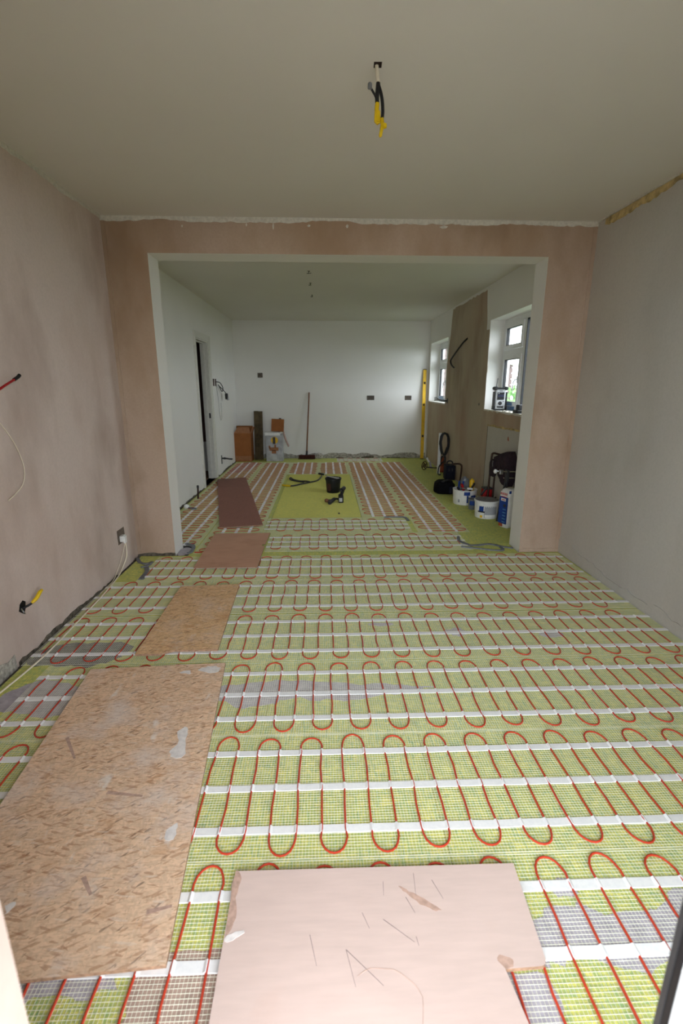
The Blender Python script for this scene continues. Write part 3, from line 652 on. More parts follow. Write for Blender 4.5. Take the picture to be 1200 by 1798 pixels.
for a, b_ in (((.146, .979), (.143, .943)), ((.231, .999), (.227, .939)), ((.277, .979), (.296, .93)), ((.2, .937), (.217, .898)), ((.084, .903), (.099, .866)), ((-.046, .857), (-.029, .792)), ((.04, .823), (.058, .75)), ((.135, .886), (.204, .833)), ((.04, .823), (.12, .75)), ((.21, .845), (.213, .825))):
    mark(ny, a, b_, .0016, 'scratch', zt)
smear([(.186, .967), (.205, .955), (.235, .938), (.283, .905), (.265, .903), (.225, .925), (.195, .953)], 'stain', .0004, zt-.0001, ny, 'glue_stain', .003, 4)
smear([(-.254, 1.015), (-.235, 1.0), (-.24, .95), (-.232, .90), (-.246, .86), (-.2515, .86)], 'stain', .0004, zt-.0001, ny, 'glue_stain', .002, 4)
smear([(.39, .79), (.40, .80), (.425, .79), (.42, .776), (.402, .773)], 'stain', .0004, zt-.0001, ny, 'glue_stain', .002, 3)
ring = [(.115+(.085+rnd.uniform(-.003, .003))*math.cos(a)*(1+.1*math.sin(3*a)), .70+(.085+rnd.uniform(-.003, .003))*math.sin(a), zt+.0001) for a in [2.2-i*.17 for i in range(0, 16)]]
B().tube(ring, [.0006]*len(ring), 4).build('glue_stain', 'stain', ny)
smear([(-.2495, .86), (-.225, .868), (-.205, .872), (-.222, .855), (-.2475, .848)], 'paint_smear', .0008, zt-.0001, ny, 'filler_smear', .003, 3)
zo = ZB+.010
for pts in ([(-.575, 1.57), (-.55, 1.60), (-.535, 1.56), (-.515, 1.46), (-.545, 1.44), (-.57, 1.47), (-.555, 1.52)], [(-.60, 1.99), (-.56, 2.015), (-.51, 2.01), (-.50, 1.975), (-.55, 1.965)], [(-.68, 1.97), (-.64, 1.985), (-.63, 1.96)], [(-.485, 1.15), (-.46, 1.175), (-.452, 1.13), (-.475, 1.12)], [(-.83, .95), (-.80, .955), (-.81, .93)]):
    smear(pts, 'paint_smear', .0007, zo-.0001, osb1, 'filler_smear', .005, 4)
for a, b_ in (((-.72, 1.30), (-.60, 1.28)), ((-.46, .925), (-.40, .935)), ((-.98, 1.56), (-.9, 1.45)), ((-.66, 1.02), (-.62, .97))):
    o = mark(osb1, a, b_, .018, 'stain', zo); o.name = 'wood_strand'

# ---------------------------------------------------------------- fixtures: ceiling, walls
def tubepart(name, mat, parent, pts, r, n=8, k=6, smooth=True):
    return B().tube(smoothpath(pts, k) if len(pts) > 2 else pts, r, n).build(name, mat, parent, smooth)
cc = thing('ceiling_light_cable', 'bare light cable hanging from the ceiling with yellow taped ends', 'cable', (.195, 2.025, H))
B().prism([(.181, 2.010), (.209, 2.009), (.210, 2.040), (.182, 2.041)], H-.0015, H+.001).build('ceiling_hole', 'hole', cc)
tubepart('sheath', 'white_cable', cc, [(.192, 2.027, H), (.195, 2.025, H-.03), (.198, 2.022, H-.062)], .0065)
tubepart('cable', 'rubber', cc, [(.198, 2.022, H-.055), (.196, 2.02, H-.075), (.194, 2.018, H-.10), (.196, 2.018, H-.125)], .0075)
tubepart('cable', 'rubber', cc, [(.198, 2.022, H-.058), (.207, 2.018, H-.085), (.213, 2.014, H-.115), (.215, 2.012, H-.148), (.212, 2.01, H-.172)], .006)
tubepart('cable', 'rubber', cc, [(.195, 2.018, H-.115), (.186, 2.0, H-.105), (.174, 1.985, H-.097), (.165, 1.97, H-.093)], .004)
B().lathe([(.003, -.01), (.0075, -.008), (.0075, .006), (.004, .010)], (.164, 1.968, H-.092), 10).build('connector', 'grey', cc, True)
tubepart('taped_end', 'yellow_tape', cc, [(.196, 2.018, H-.118), (.194, 2.017, H-.14), (.197, 2.016, H-.165), (.200, 2.015, H-.178)], .008)
B().prism([(.186, H-.145), (.205, H-.142), (.209, H-.178), (.196, H-.185), (.185, H-.175)], -.004, .004, X=Matrix.Translation((0, 2.016, 0)) @ Matrix.Rotation(PI/2, 4, 'X')).build('taped_end', 'yellow_tape', cc)
tubepart('taped_end', 'yellow_tape', cc, [(.212, 2.01, H-.168), (.214, 2.008, H-.185), (.211, 2.006, H-.205), (.206, 2.004, H-.228)], [.007]*12+[.006]*6+[.003])
B().lathe([(.003, -.009), (.009, -.006), (.009, .004), (.003, .008)], (.221, 2.004, H-.192), 10).build('taped_end', 'yellow_tape', cc, True)
for i, y in enumerate((5.17, 5.74, 6.46)):
    g = thing('downlight_wire', ['short wire stub in the far ceiling, closest to the wide opening', 'short wire stub in the far ceiling, middle of the three', 'short wire stub in the far ceiling, closest to the back wall'][i], 'wire', (-.15, y, H), 'wire stubs in a row in the far ceiling')
    B().lathe([(.014, -.0015), (.014, .001)], (-.15, y, H), 10).build('ceiling_hole', 'hole', g)
    tubepart('wire', 'rubber', g, [(-.15, y, H), (-.152, y, H-.018), (-.17, y, H-.022), (-.125 if i == 0 else -.14, y, H-.019)], .003)

rw = thing('wire_stub', 'red wire with black taped end sticking out of left wall', 'wire', (XL, 2.2, 1.24))
tubepart('wire', 'red_wire', rw, [(XL-.005, 2.12, 1.22), (XL+.02, 2.2, 1.255), (XL+.028, 2.30, 1.30), (XL+.03, 2.39, 1.333)], .0055)
tubepart('taped_end', 'black', rw, [(XL+.03, 2.38, 1.33), (XL+.031, 2.41, 1.342), (XL+.032, 2.425, 1.352)], .008)
ww = thing('wire_stub', 'thin white wire curving down the left wall', 'wire', (XL, 2.2, .95))
tubepart('wire', 'white_cable', ww, [(XL-.004, 2.2, 1.20), (XL+.01, 2.27, 1.124), (XL+.012, 2.34, 1.02), (XL+.012, 2.372, .915), (XL+.012, 2.345, .84), (XL+.01, 2.27, .80), (XL+.01, 2.22, .785)], .0022)
yc = thing('taped_cable', 'yellow taped cable poking out of a hole low in left wall', 'cable', (XL, 2.2, .24))
smh = [(2.165, .245), (2.18, .275), (2.205, .285), (2.225, .27), (2.215, .235), (2.20, .215), (2.19, .222)]
B().add([(XL+.001, y, z) for y, z in smh]+[(XL-.003, y, z) for y, z in smh], [tuple(range(7))]+[(i, 7+i, 7+(i+1) % 7, (i+1) % 7) for i in range(7)]).build('wall_hole', 'gasket', yc)
tubepart('cable', 'rubber', yc, [(XL-.004, 2.195, .245), (XL+.02, 2.21, .255), (XL+.035, 2.225, .265)], .006)
tubepart('taped_end', 'yellow_tape', yc, [(XL+.032, 2.22, .262), (XL+.045, 2.245, .28), (XL+.052, 2.262, .30), (XL+.05, 2.285, .303)], [.006, .007, .008, .009, .0095]+[.0095]*10+[.008]*4)
tubepart('frayed_core', 'steel', yc, [(XL, 2.185, .25), (XL+.012, 2.18, .235), (XL+.01, 2.19, .222)], .004)

sk = thing('plug_socket', 'white plug in an open socket box by the left pier', 'socket', (XL, 3.37, .24))
B().box((XL-.004, 3.305, .195), (XL+.0015, 3.425, .30)).build('back_box', 'box_grey', sk)
B().rbox((XL+.001, 3.33, .21), (XL+.028, 3.385, .255), .006).build('plug', 'white_pl', sk)
B().rbox((XL+.025, 3.335, .198), (XL+.037, 3.375, .25), .005).build('plug_cap', 'white_pl', sk)
fl_c = thing('floor_cable', 'cream cable trailing from the plug along the left wall floor', 'cable', (XL+.05, 2.4, 0))
tubepart('cable', 'white_cable', fl_c, [(XL+.032, 3.355, .205), (XL+.03, 3.352, .10), (XL+.02, 3.28, .03), (-1.455, 3.15, .0095), (-1.425, 2.85, .0118), (-1.41, 2.55, .0125), (-1.40, 2.35, .0125), (-1.395, 2.17, .0125), (-1.405, 2.0, .0125), (-1.425, 1.84, .0105), (-1.45, 1.6, .0105), (-1.46, 1.2, .0105)], .0042, 8, 8)
tubepart('second_wire', 'white_cable', fl_c, [(XL+.03, 3.352, .20), (XL+.018, 3.30, .11), (XL+.012, 3.22, .04), (-1.465, 3.1, .006), (-1.46, 2.9, .004)], .0022)

def backbox(x, w, label, y=Y2, z=1.095):
    t = thing('socket_box', label, 'socket box', (x, y, z), 'empty socket boxes on the back wall')
    b = B(); h = .04; e = .006
    for a, c in (((x-w, z-h), (x-w+e, z+h)), ((x+w-e, z-h), (x+w, z+h)), ((x-w+e, z-h), (x+w-e, z-h+e)), ((x-w+e, z+h-e), (x+w-e, z+h))): b.box((a[0], y-.004, a[1]), (c[0], y+.001, c[1]))
    b.build('box_rim', 'hole', t); B().box((x-w+e, y-.0012, z-h+e), (x+w-e, y+.001, z+h-e)).build('box_back', 'box_grey', t)
    b = B()
    for k in range(4 if w > .05 else 2): q = x-w*.6+k*w*.4; b.tube(smoothpath([(q, y, z+.01), (q+.01, y-.012, z+.016), (q+.02, y-.010, z-.015)], 4), .003, 6)
    b.build('wires', 'rubber', t)
backbox(-1.148, .043, 'small square socket box alone high above the brown boxes', z=1.484)
backbox(.828, .065, 'double socket box in the middle of the back wall')
backbox(1.512, .06, 'double socket box close to the yellow spirit level')
for i, (y, lab) in enumerate(((7.17, 'narrow wall box beside the doorway architrave, empty'), (7.30, 'narrow wall box beside the doorway with a black cable'))):
    t = thing('switch_box', lab, 'switch box', (FL, y, 1.35))
    B().box((FL-.001, y-.04, 1.30), (FL+.002, y+.04, 1.40)).build('box_rim', 'hole', t); B().box((FL+.001, y-.03, 1.31), (FL+.003, y+.03, 1.39)).build('box_back', 'darkdoor', t)
pc = thing('plug_cable', 'black cable ending in a plug, hanging beside the doorway', 'cable', (FL, 7.32, 1.35))
tubepart('cable', 'rubber', pc, [(FL, 7.32, 1.36), (FL+.04, 7.42, 1.345), (FL+.05, 7.55, 1.27), (FL+.04, 7.52, 1.22), (FL+.03, 7.38, 1.30), (FL+.03, 7.34, 1.31), (FL+.06, 7.5, 1.245), (FL+.08, 7.66, 1.18)], .006)
B().rbox((FL+.055, 7.64, 1.10), (FL+.095, 7.70, 1.19), .012).build('plug', 'black', pc); B().rbox((FL+.075, 7.66, 1.085), (FL+.11, 7.69, 1.13), .008).build('plug_pins', 'steel', pc)
tubepart('thin_wire', 'rubber', pc, [(FL, 7.32, 1.31), (FL+.02, 7.33, 1.1), (FL+.02, 7.34, .92), (FL+.02, 7.42, .80), (FL+.02, 7.50, .86), (FL+.015, 7.52, 1.05)], .0018)
pv = thing('pipe_stub', 'short capped pipe stub sticking out low beyond the doorway', 'pipe', (FL, 7.4, .2))
tubepart('pipe', 'dgrey', pv, [(FL-.002, 7.41, .22), (FL+.07, 7.42, .215), (FL+.10, 7.5, .195), (FL+.14, 7.52, .19)], .012); B().box((FL-.001, 7.36, .14), (FL+.006, 7.40, .27)).build('wall_clip', 'dgrey', pv)
B().lathe([(.012, 0), (.017, .003), (.017, .02), (.012, .024)], (0, 0, 0), 10, X=Matrix.Translation((FL+.03, 7.415, .218)) @ Matrix.Rotation(PI/2, 4, 'Y')).build('pipe_nut', 'dgrey', pv, True)
up = thing('pipe_stub', 'dark upright pipe stub rising from the floor by the left wall', 'pipe', (-1.52, 5.6, 0))
B().tube([(-1.52, 5.6, -.002), (-1.515, 5.6, .08), (-1.513, 5.6, .16)], .011, 10).build('pipe', 'copper', up, True); B().lathe([(.012, .13), (.014, .135), (.014, .158), (.009, .164)], (-1.514, 5.6, 0), 10).build('pipe_cap', 'dgrey', up, True)
fs_ = thing('floor_sensor', 'white capped grey sensor lead on the floor by left wall', 'sensor', (-1.52, 5.13, 0))
B().lathe([(.002, 0), (.022, .004), (.03, .018), (.028, .034), (.015, .046), (.003, .05)], (-1.525, 5.13, .0), 14).build('sensor_cap', 'white_pl', fs_, True)
tubepart('sensor_lead', 'grey', fs_, [(-1.50, 5.12, .012), (-1.45, 5.08, .016), (-1.40, 5.06, .016)], .01)

bw = thing('wall_cable', 'stiff dark bent cable sticking out of the bare plaster', 'cable', (FR, 6.6, 1.75))
tubepart('cable', 'rubber', bw, [(FR, 6.52, 1.905), (FR-.03, 6.62, 1.86), (FR-.05, 6.9, 1.75), (FR-.05, 7.12, 1.675), (FR-.05, 7.15, 1.645), (FR-.05, 7.10, 1.60), (FR-.05, 7.0, 1.565), (FR-.05, 6.95, 1.555)], .011)
hb = thing('wall_cable', 'black frayed cable reaching across the far window sill', 'cable', (FR, 7.42, 1.085))
B().box((FR-.0045, 7.36, 1.05), (FR-.003, 7.44, 1.12)).build('wall_hole', 'gasket', hb)
tubepart('cable', 'rubber', hb, [(FR, 7.40, 1.085), (FR-.03, 7.48, 1.085), (FR-.03, 7.7, 1.087), (FR-.01, 7.95, 1.09)], .012)
for dz in (0, .02, -.016): tubepart('frayed_core', 'dgrey', hb, [(FR-.01, 7.92, 1.09), (FR-.01, 8.1, 1.10+dz), (FR, 8.3, 1.085+dz*1.3)], .005)
wh = thing('wall_hole', 'small dark drilled hole in the plaster left of the radio', 'hole', (FR, 5.855, 1.09))
B().lathe([(.016, 0), (.016, .003)], (0, 0, 0), 12, X=Matrix.Translation((FR-.002, 5.855, 1.09)) @ Matrix.Rotation(-PI/2, 4, 'Y')).build('hole_rim', 'gasket', wh)

# ---------------------------------------------------------------- things by the back wall
bx = thing('cardboard_box', 'tall brown open cardboard box standing in the back corner', 'box', (-1.45, 8.6, 0))
X = Matrix.Translation((-1.45, 8.62, .0)) @ Matrix.Rotation(-.04, 4, 'Z')
b = B(); w, d, h, t = .145, .13, .50, .006
b.box((-w, -d, 0), (w, -d+t, h), 0, X); b.box((-w, d-t, 0), (w, d, h), 0, X); b.box((-w, -d+t, 0), (-w+t, d-t, h), 0, X); b.box((w-t, -d+t, 0), (w, d-t, h), 0, X); b.box((-w+t, -d+t, 0), (w-t, d-t, t), 0, X)
b.build('box_body', 'card', bx)
b = B().add([(-w, -d, h), (w, -d, h), (w-.03, -d+.05, h+.10), (-w+.06, -d+.05, h+.10), (-w, -d+.005, h), (w, -d+.005, h), (w-.03, -d+.055, h+.10), (-w+.06, -d+.055, h+.10)], [(0, 1, 2, 3), (7, 6, 5, 4), (0, 4, 5, 1), (1, 5, 6, 2), (2, 6, 7, 3), (3, 7, 4, 0)], 0, X); b.build('front_flap', 'card_in', bx)
b = B().add([(w, -d, h), (w, d, h), (w+.03, d-.02, h+.10), (w+.03, -d+.04, h+.10), (w+.005, -d, h), (w+.005, d, h), (w+.035, d-.02, h+.10), (w+.035, -d+.04, h+.10)], [(0, 1, 2, 3), (7, 6, 5, 4), (0, 4, 5, 1), (1, 5, 6, 2), (2, 6, 7, 3), (3, 7, 4, 0)], 0, X); b.build('side_flap', 'card_in', bx)
b = B().box((-w-.004, d-.01, h), (w, d-.004, h+.11), 0, X); b.build('rear_flap', 'card', bx)
B().box((-w-.001, -d-.0015, 0.02), (w+.001, -d-.0002, .10), 0, X).build('packing_tape', 'card_in', bx)
pk = thing('timber_plank', 'weathered dark plank leaning upright between the two boxes', 'plank', (-1.21, 8.72, 0))
X = Matrix.Translation((-1.20, 8.72, 0)) @ Matrix.Rotation(-.12, 4, 'X')
B().box((-.082, -.012, 0), (-.002, .016, .87), 0, X).build('board', 'plank', pk); B().box((.0, -.012, 0), (.072, .016, .865), 0, X).build('board', 'plank', pk)
wb = thing('white_box', 'white printed carton standing by the back wall with a small box on top', 'box', (-.9, 8.62, 0))
B().rbox((-1.05, 8.50, 0), (-.755, 8.74, .47), .008).build('carton_body', 'carton', wb)
B().box((-1.06, 8.49, .46), (-.80, 8.75, .51)).build('carton_lid', 'white_pl', wb)
B().lathe([(.062, 0), (.062, .002)], (0, 0, 0), 20, X=Matrix.Translation((-.895, 8.499, .375)) @ Matrix.Rotation(PI/2, 4, 'X')).build('printed_circle', 'yellow', wb)
B().box((-.925, 8.495, .31), (-.88, 8.4975, .43)).build('printed_tool', 'dgrey', wb)
b = B()
for p, q in (((-.99, .19), (-.83, .25)), ((-.95, .14), (-.87, .20)), ((-1.0, .23), (-.97, .28)), ((-.90, .24), (-.87, .30))): b.box((p[0], 8.4965, p[1]), (q[0], 8.4995, q[1]))
b.build('printed_hand', 'card_in', wb); B().box((-.93, 8.4965, .03), (-.86, 8.4995, .12)).build('printed_panel', 'silver', wb)
tb = thing('cardboard_box', 'small brown cardboard box tilted on top of the white carton', 'box', (-.85, 8.62, .52))
X = Matrix.Translation((-.85, 8.60, .5105)) @ Matrix.Rotation(.06, 4, 'Y') @ Matrix.Rotation(-.1, 4, 'X')
B().rbox((-.105, -.05, .008), (.11, .06, .225), .004, 0, X).build('box_body', 'card', tb); B().rbox((.02, -.01, .22), (.06, .02, .245), .005, 0, X).build('box_tab', 'dgrey', tb)
stp = tag(B().tube(smoothpath([(-.735, 8.60, .50), (-.73, 8.56, .49), (-.72, 8.54, .45), (-.69, 8.53, .36), (-.655, 8.52, .28), (-.64, 8.52, .27)], 5), .017, 8).build('packing_strap', 'pinkish', None, True), 'pinkish strap hanging off the side of the white carton', 'strap')
br = thing('push_broom', 'wooden push broom leaning against the back wall', 'broom', (-.34, 8.77, 0))
B().tube([(-.343, 8.765, .06), (-.325, 8.79, .4), (-.30, 8.83, .85), (-.282, 8.86, 1.19)], .0125, 10).build('broom_handle', 'broomwood', br, True)
B().rbox((-.49, 8.735, .045), (-.19, 8.80, .075), .012).build('broom_head', 'bristle', br)
b = B()
for i in range(30):
    for j in range(4):
        x, y = -.485+i*.01, 8.74+j*.017; b.tube([(x, y, .047), (x+rnd.uniform(-.012, .012), y-.006, .001)], .004, 4)
o = b.build('bristles', 'bristle', br); o['kind'] = 'stuff'
B().tube([(-.342, 8.766, .07), (-.338, 8.775, .15)], .018, 10).build('handle_socket', 'dgrey', br)
def rock(name, label, c, s, seed, mat='mortar_dark'):
    q = random.Random(seed); b = B(); n, k = 9, 5; vs = []
    for i in range(k+1):
        for j in range(n):
            a, e = 2*PI*j/n, -PI/2+PI*i/k; r = q.uniform(.8, 1.15); vs.append((c[0]+s[0]*r*math.cos(a)*math.cos(e), c[1]+s[1]*r*math.sin(a)*math.cos(e), max(0, c[2]+s[2]*r*math.sin(e))))
    fs = [(i*n+j, i*n+(j+1) % n, (i+1)*n+(j+1) % n, (i+1)*n+j) for i in range(k) for j in range(n)]
    return tag(b.add(vs, fs).build(name, mat), label, 'rubble')
rock('mortar_lump', 'lump of broken mortar on the floor behind the broom', (-.12, 8.825, .035), (.08, .022, .07), 4, 'mortar')
lv = thing('spirit_level', 'long yellow spirit level leaning upright in the back right corner', 'spirit level', (1.80, 8.7, 0))
Xl = Matrix.Translation((1.775, 8.70, 0)) @ Matrix.Rotation(-.095, 4, 'X') @ Matrix.Rotation(.012, 4, 'Y')
B().box((-.028, -.011, 0), (.028, .011, 1.60), 0, Xl).build('level_bar', 'yellow', lv)
for z in (.42, .98, 1.36): B().rbox((-.016, -.0125, z-.02), (.016, -.0105, z+.02), .004, 0, Xl).build('vial', 'hole', lv)
B().box((-.029, -.012, 0), (.029, .012, .012), 0, Xl).build('end_cap', 'black', lv); B().box((-.029, -.012, 1.59), (.029, .012, 1.602), 0, Xl).build('end_cap', 'black', lv)

# ---------------------------------------------------------------- tools along the window wall
el = thing('extension_lead', 'coil of dark cable hung on a white upright by window wall', 'cable', (1.785, 7.13, .3))
up_ = thing('white_upright', 'narrow white upright board leaning on the bare plaster', 'board', (1.735, 7.2, 0))
B().rbox((1.715, 7.19, 0), (1.755, 7.225, .62), .006, 0).build('board', 'white_pl', up_)
for k in range(4):
    q = random.Random(k); pts = []
    for i in range(26):
        a = 2*PI*i/26; pts.append((1.785+.06*math.cos(a)*(1+.2*math.sin(a))+q.uniform(-.005, .005)+.003*k, 7.16-.016*k, .46+.16*math.sin(a)+q.uniform(-.01, .01)))
    B().tube(pts, .011, 7, closed=True).build('cable_loop', 'rubber', el, True)
tubepart('cable_tail', 'rubber', el, [(1.79, 7.13, .31), (1.80, 7.12, .22), (1.75, 7.10, .17), (1.71, 7.08, .12), (1.70, 7.06, .02), (1.74, 7.05, .009)], .009)
tubepart('cable_tail', 'rubber', el, [(1.79, 7.12, .32), (1.81, 7.10, .25), (1.80, 7.09, .12), (1.79, 7.08, .01)], .009)
mx = thing('paddle_mixer', 'orange power mixer with a round whisk lying on the floor', 'mixer', (1.75, 7.4, 0))
B().rbox((1.77, 7.30, .0), (1.86, 7.46, .11), .03).build('motor_body', 'orange', mx, True)
B().rbox((1.785, 7.36, .10), (1.855, 7.44, .24), .02).build('gearbox', 'orange', mx, True)
tubepart('grip', 'black', mx, [(1.80, 7.33, .10), (1.78, 7.30, .17), (1.80, 7.32, .23), (1.83, 7.36, .245)], .014)
tubepart('shaft', 'dgrey', mx, [(1.78, 7.38, .055), (1.70, 7.44, .052), (1.62, 7.50, .05)], .009)
Xm = Matrix.Translation((1.585, 7.53, .072)) @ Matrix.Rotation(.7, 4, 'Z') @ Matrix.Rotation(PI/2, 4, 'X')
for r in (.065, .03): B().tube([tuple(Xm @ Vector((r*math.cos(2*PI*i/20), r*math.sin(2*PI*i/20), 0))) for i in range(20)], .007, 6, closed=True).build('whisk_ring', 'copper', mx, True)
for a in (.4, 1.97): B().tube([tuple(Xm @ Vector((.065*math.cos(a), .065*math.sin(a), 0))), tuple(Xm @ Vector((-.065*math.cos(a), -.065*math.sin(a), 0)))], .006, 6).build('whisk_blade', 'copper', mx)
tg = thing('trowel', 'small steel trowel with a white handle leaning beside the coil', 'trowel', (1.70, 7.72, 0))
tubepart('handle', 'white_pl', tg, [(1.66, 7.72, .17), (1.68, 7.72, .13), (1.70, 7.71, .10)], .014)
B().add([(1.69, 7.70, .11), (1.72, 7.70, .11), (1.75, 7.68, .0), (1.71, 7.68, .0), (1.69, 7.704, .11), (1.72, 7.704, .11), (1.75, 7.684, .0), (1.71, 7.684, .0)], [(0, 1, 2, 3), (7, 6, 5, 4), (0, 4, 5, 1), (1, 5, 6, 2), (2, 6, 7, 3), (3, 7, 4, 0)]).build('blade', 'steel', tg)

cs = thing('tool_case', 'dark blue upright tool case beside the orange mixer', 'case', (1.78, 6.75, 0))
B().rbox((1.72, 6.66, 0), (1.85, 6.84, .21), .015).build('case_body', 'navy', cs, True)
tubepart('case_handle', 'navy', cs, [(1.745, 6.75, .208), (1.75, 6.75, .25), (1.785, 6.75, .265), (1.82, 6.75, .25), (1.825, 6.75, .208)], .009)
B().rbox((1.75, 6.655, .13), (1.765, 6.662, .17), .002).build('clasp', 'dgrey', cs); B().rbox((1.80, 6.655, .13), (1.815, 6.662, .17), .002).build('clasp', 'dgrey', cs)
wt = thing('block_tool', 'brown wooden float lying flat by the dark case', 'float', (1.63, 6.5, 0))
B().rbox((1.56, 6.42, 0), (1.70, 6.58, .018), .004).build('float_plate', 'copper', wt); B().rbox((1.60, 6.48, .018), (1.67, 6.51, .045), .006).build('handle', 'broomwood', wt)
hk = thing('bent_pipe', 'dark pipe with a bent top standing behind black bag', 'pipe', (1.85, 6.3, 0))
B().tube(smoothpath([(1.70, 6.28, .295), (1.78, 6.28, .297), (1.81, 6.28, .285), (1.825, 6.28, .26), (1.82, 6.28, .15), (1.80, 6.27, .0)], 6), .012, 10).build('pipe', 'copper', hk, True)
B().tube([(1.805, 6.275, .03), (1.8065, 6.275, .06)], .016, 10).build('pipe_collar', 'dgrey', hk)

# black tool bag: soft lumpy body
def lump(c, s, seed, nu=18, nv=10, amp=.12, flat=.0, p=.6):
    q = random.Random(seed); ph = [q.uniform(0, 6.28) for _ in range(6)]; vs = []
    for i in range(nv+1):
        e = -PI/2+PI*i/nv
        for j in range(nu):
            a = 2*PI*j/nu; r = 1+amp*(math.sin(2*a+ph[0]+1.5*e)+.6*math.sin(3*a+ph[1]-2*e)+.5*math.sin(5*a+ph[2]+3*e))
            f = lambda t: math.copysign(abs(t)**p, t)
            vs.append((c[0]+s[0]*r*f(math.cos(a))*abs(math.cos(e))**p, c[1]+s[1]*r*f(math.sin(a))*abs(math.cos(e))**p, max(flat, c[2]+s[2]*(1+.4*(r-1))*f(math.sin(e)))))
    return vs, [(i*nu+j, i*nu+(j+1) % nu, (i+1)*nu+(j+1) % nu, (i+1)*nu+j) for i in range(nv) for j in range(nu)]
bg = thing('tool_bag', 'black soft tool bag slumped on the green floor', 'bag', (1.5, 5.85, 0))
B().add(*lump((1.49, 5.85, .075), (.115, .11, .085), 5, amp=.09, p=.42)).build('bag_body', 'bagcloth', bg, True)
B().rbox((1.525, 5.72, .01), (1.60, 5.80, .10), .02).build('side_pocket', 'navy', bg, True)
tubepart('bag_strap', 'black', bg, [(1.42, 5.80, .12), (1.46, 5.76, .165), (1.53, 5.77, .175), (1.585, 5.82, .14), (1.60, 5.86, .06)], .010)
tubepart('zip', 'dgrey', bg, [(1.40, 5.86, .135), (1.47, 5.85, .156), (1.57, 5.85, .15)], .004)

def tub(label, c, r0, r1, h, lid, mats=('white_pl',), name='plastic_tub'):
    t = thing(name, label, 'tub', c)
    if lid:
        B().lathe([(r0, 0), (r0+.002, .004), (r1, h), (r1, h+.001)], c, 36).build('tub_body', 'white_pl', t, True)
        B().lathe([(r1+.003, h-.018), (r1+.005, h-.014), (r1+.005, h), (r1+.002, h+.003), (r1-.004, h+.003)], c, 36).build('rim', 'white_pl', t, True)
        B().lathe([(r1-.002, h), (r1-.004, h+.004), (r1*.6, h+.004), (.01, h+.0045)], c, 36).build('lid', 'lid', t, True)
    else:
        B().lathe([(r0, 0), (r0+.002, .004), (r1, h), (r1+.003, h), (r1+.003, h+.003), (r1-.004, h+.003), (r0-.004, .006), (.01, .006)], c, 36).build('tub_body', 'white_pl', t, True)
    return t
ca = lambda x, y, d=0: math.atan2(-y, -x)+d
T1 = (1.595, 5.30, 0); t1 = tub('white plastic tub crammed with hand tools, blue printed side', T1, .125, .135, .165, False)
a = ca(*T1[:2]); r = .1315
B().cylpatch(T1, .1315, a+.2, a+1.1, .03, .15, mi=0).build('blue_label', 'blue', t1); B().cylpatch(T1, .1345, a-.05, a+.45, .115, .155, .0012).build('blue_label', 'blue', t1)
B().cylpatch(T1, .132, a+.35, a+.55, .095, .12, .0022).build('label_print', 'white_pl', t1); B().cylpatch(T1, .1295, a-.55, a-.40, .03, .065).build('printed_patch', 'print_grey', t1)
def tool(name, label, parts, cat='tool'):
    t = thing(name, label, cat, parts[0][2][0]);
    for n_, m_, pts, r_ in parts: tubepart(n_, m_, t, pts, r_)
    return t
cx, cy = T1[:2]
tool('screwdriver', 'red handled screwdriver standing in the tool tub', [('grip', 'red', [(cx-.03, cy-.05, .16), (cx-.045, cy-.055, .20), (cx-.06, cy-.06, .235)], .014), ('shaft', 'steel', [(cx+.02, cy-.03, .03), (cx-.03, cy-.05, .165)], .004)])
tool('caulking_gun', 'black handled tool poking out of the tub at a slant', [('grip', 'black', [(cx+.05, cy-.03, .15), (cx+.075, cy-.035, .20), (cx+.095, cy-.035, .24)], .011), ('shaft', 'dgrey', [(cx+.0, cy-.02, .03), (cx+.052, cy-.031, .155)], .007)])
tool('paint_brush', 'dark handled brush leaning in the tool tub’s left side', [('grip', 'dgrey', [(cx-.07, cy-.04, .14), (cx-.085, cy-.04, .17), (cx-.10, cy-.045, .195)], .012), ('ferrule', 'steel', [(cx-.05, cy-.035, .10), (cx-.07, cy-.04, .145)], .018)])
tool('pliers', 'blue handled pliers sticking up from the tool tub', [('handle', 'blue', [(cx-.05, cy+.05, .15), (cx-.06, cy+.05, .20), (cx-.055, cy+.045, .25)], .010), ('handle', 'blue', [(cx-.03, cy+.05, .15), (cx-.012, cy+.05, .20), (cx-.01, cy+.045, .245)], .010), ('jaw', 'steel', [(cx-.03, cy+.04, .06), (cx-.04, cy+.05, .155)], .012)])
pb = thing('plastic_bag', 'crumpled clear plastic bag stuffed behind the tub’s tools', 'bag', (cx+.0, cy+.07, .1))
B().add(*lump((cx+.015, cy+.075, .215), (.045, .028, .075), 9, amp=.16, p=.8)).build('bag_body', 'clear_pl', pb, True)
B().tube([(cx-.0, cy+.06, .27), (cx+.006, cy+.06, .30)], .012, 6).build('bag_neck', 'clear_pl', pb)
tool('trowel', 'pale pointing trowel lying across the tub’s rim', [('handle', 'white_pl', [(cx+.0, cy-.09, .188), (cx+.03, cy-.11, .189), (cx+.05, cy-.125, .188)], .012), ('blade', 'steel', [(cx-.07, cy-.05, .184), (cx-.01, cy-.085, .186)], .008)], 'trowel')
fn = thing('silicone_tube', 'yellow tube standing upright at the back of the tub', 'tube', (cx+.085, cy+.05, .1))
B().lathe([(.018, .05), (.024, .055), (.028, .255), (.025, .268), (.006, .271)], (cx+.078, cy+.01, .0), 16).build('tube_body', 'yellow', fn, True); B().lathe([(.012, .268), (.010, .284)], (cx+.078, cy+.01, 0), 10).build('tube_cap', 'yellow_tape', fn)
cu = thing('small_cup', 'small smoky plastic cup on the floor between the tubs', 'cup', (1.60, 5.02, 0))
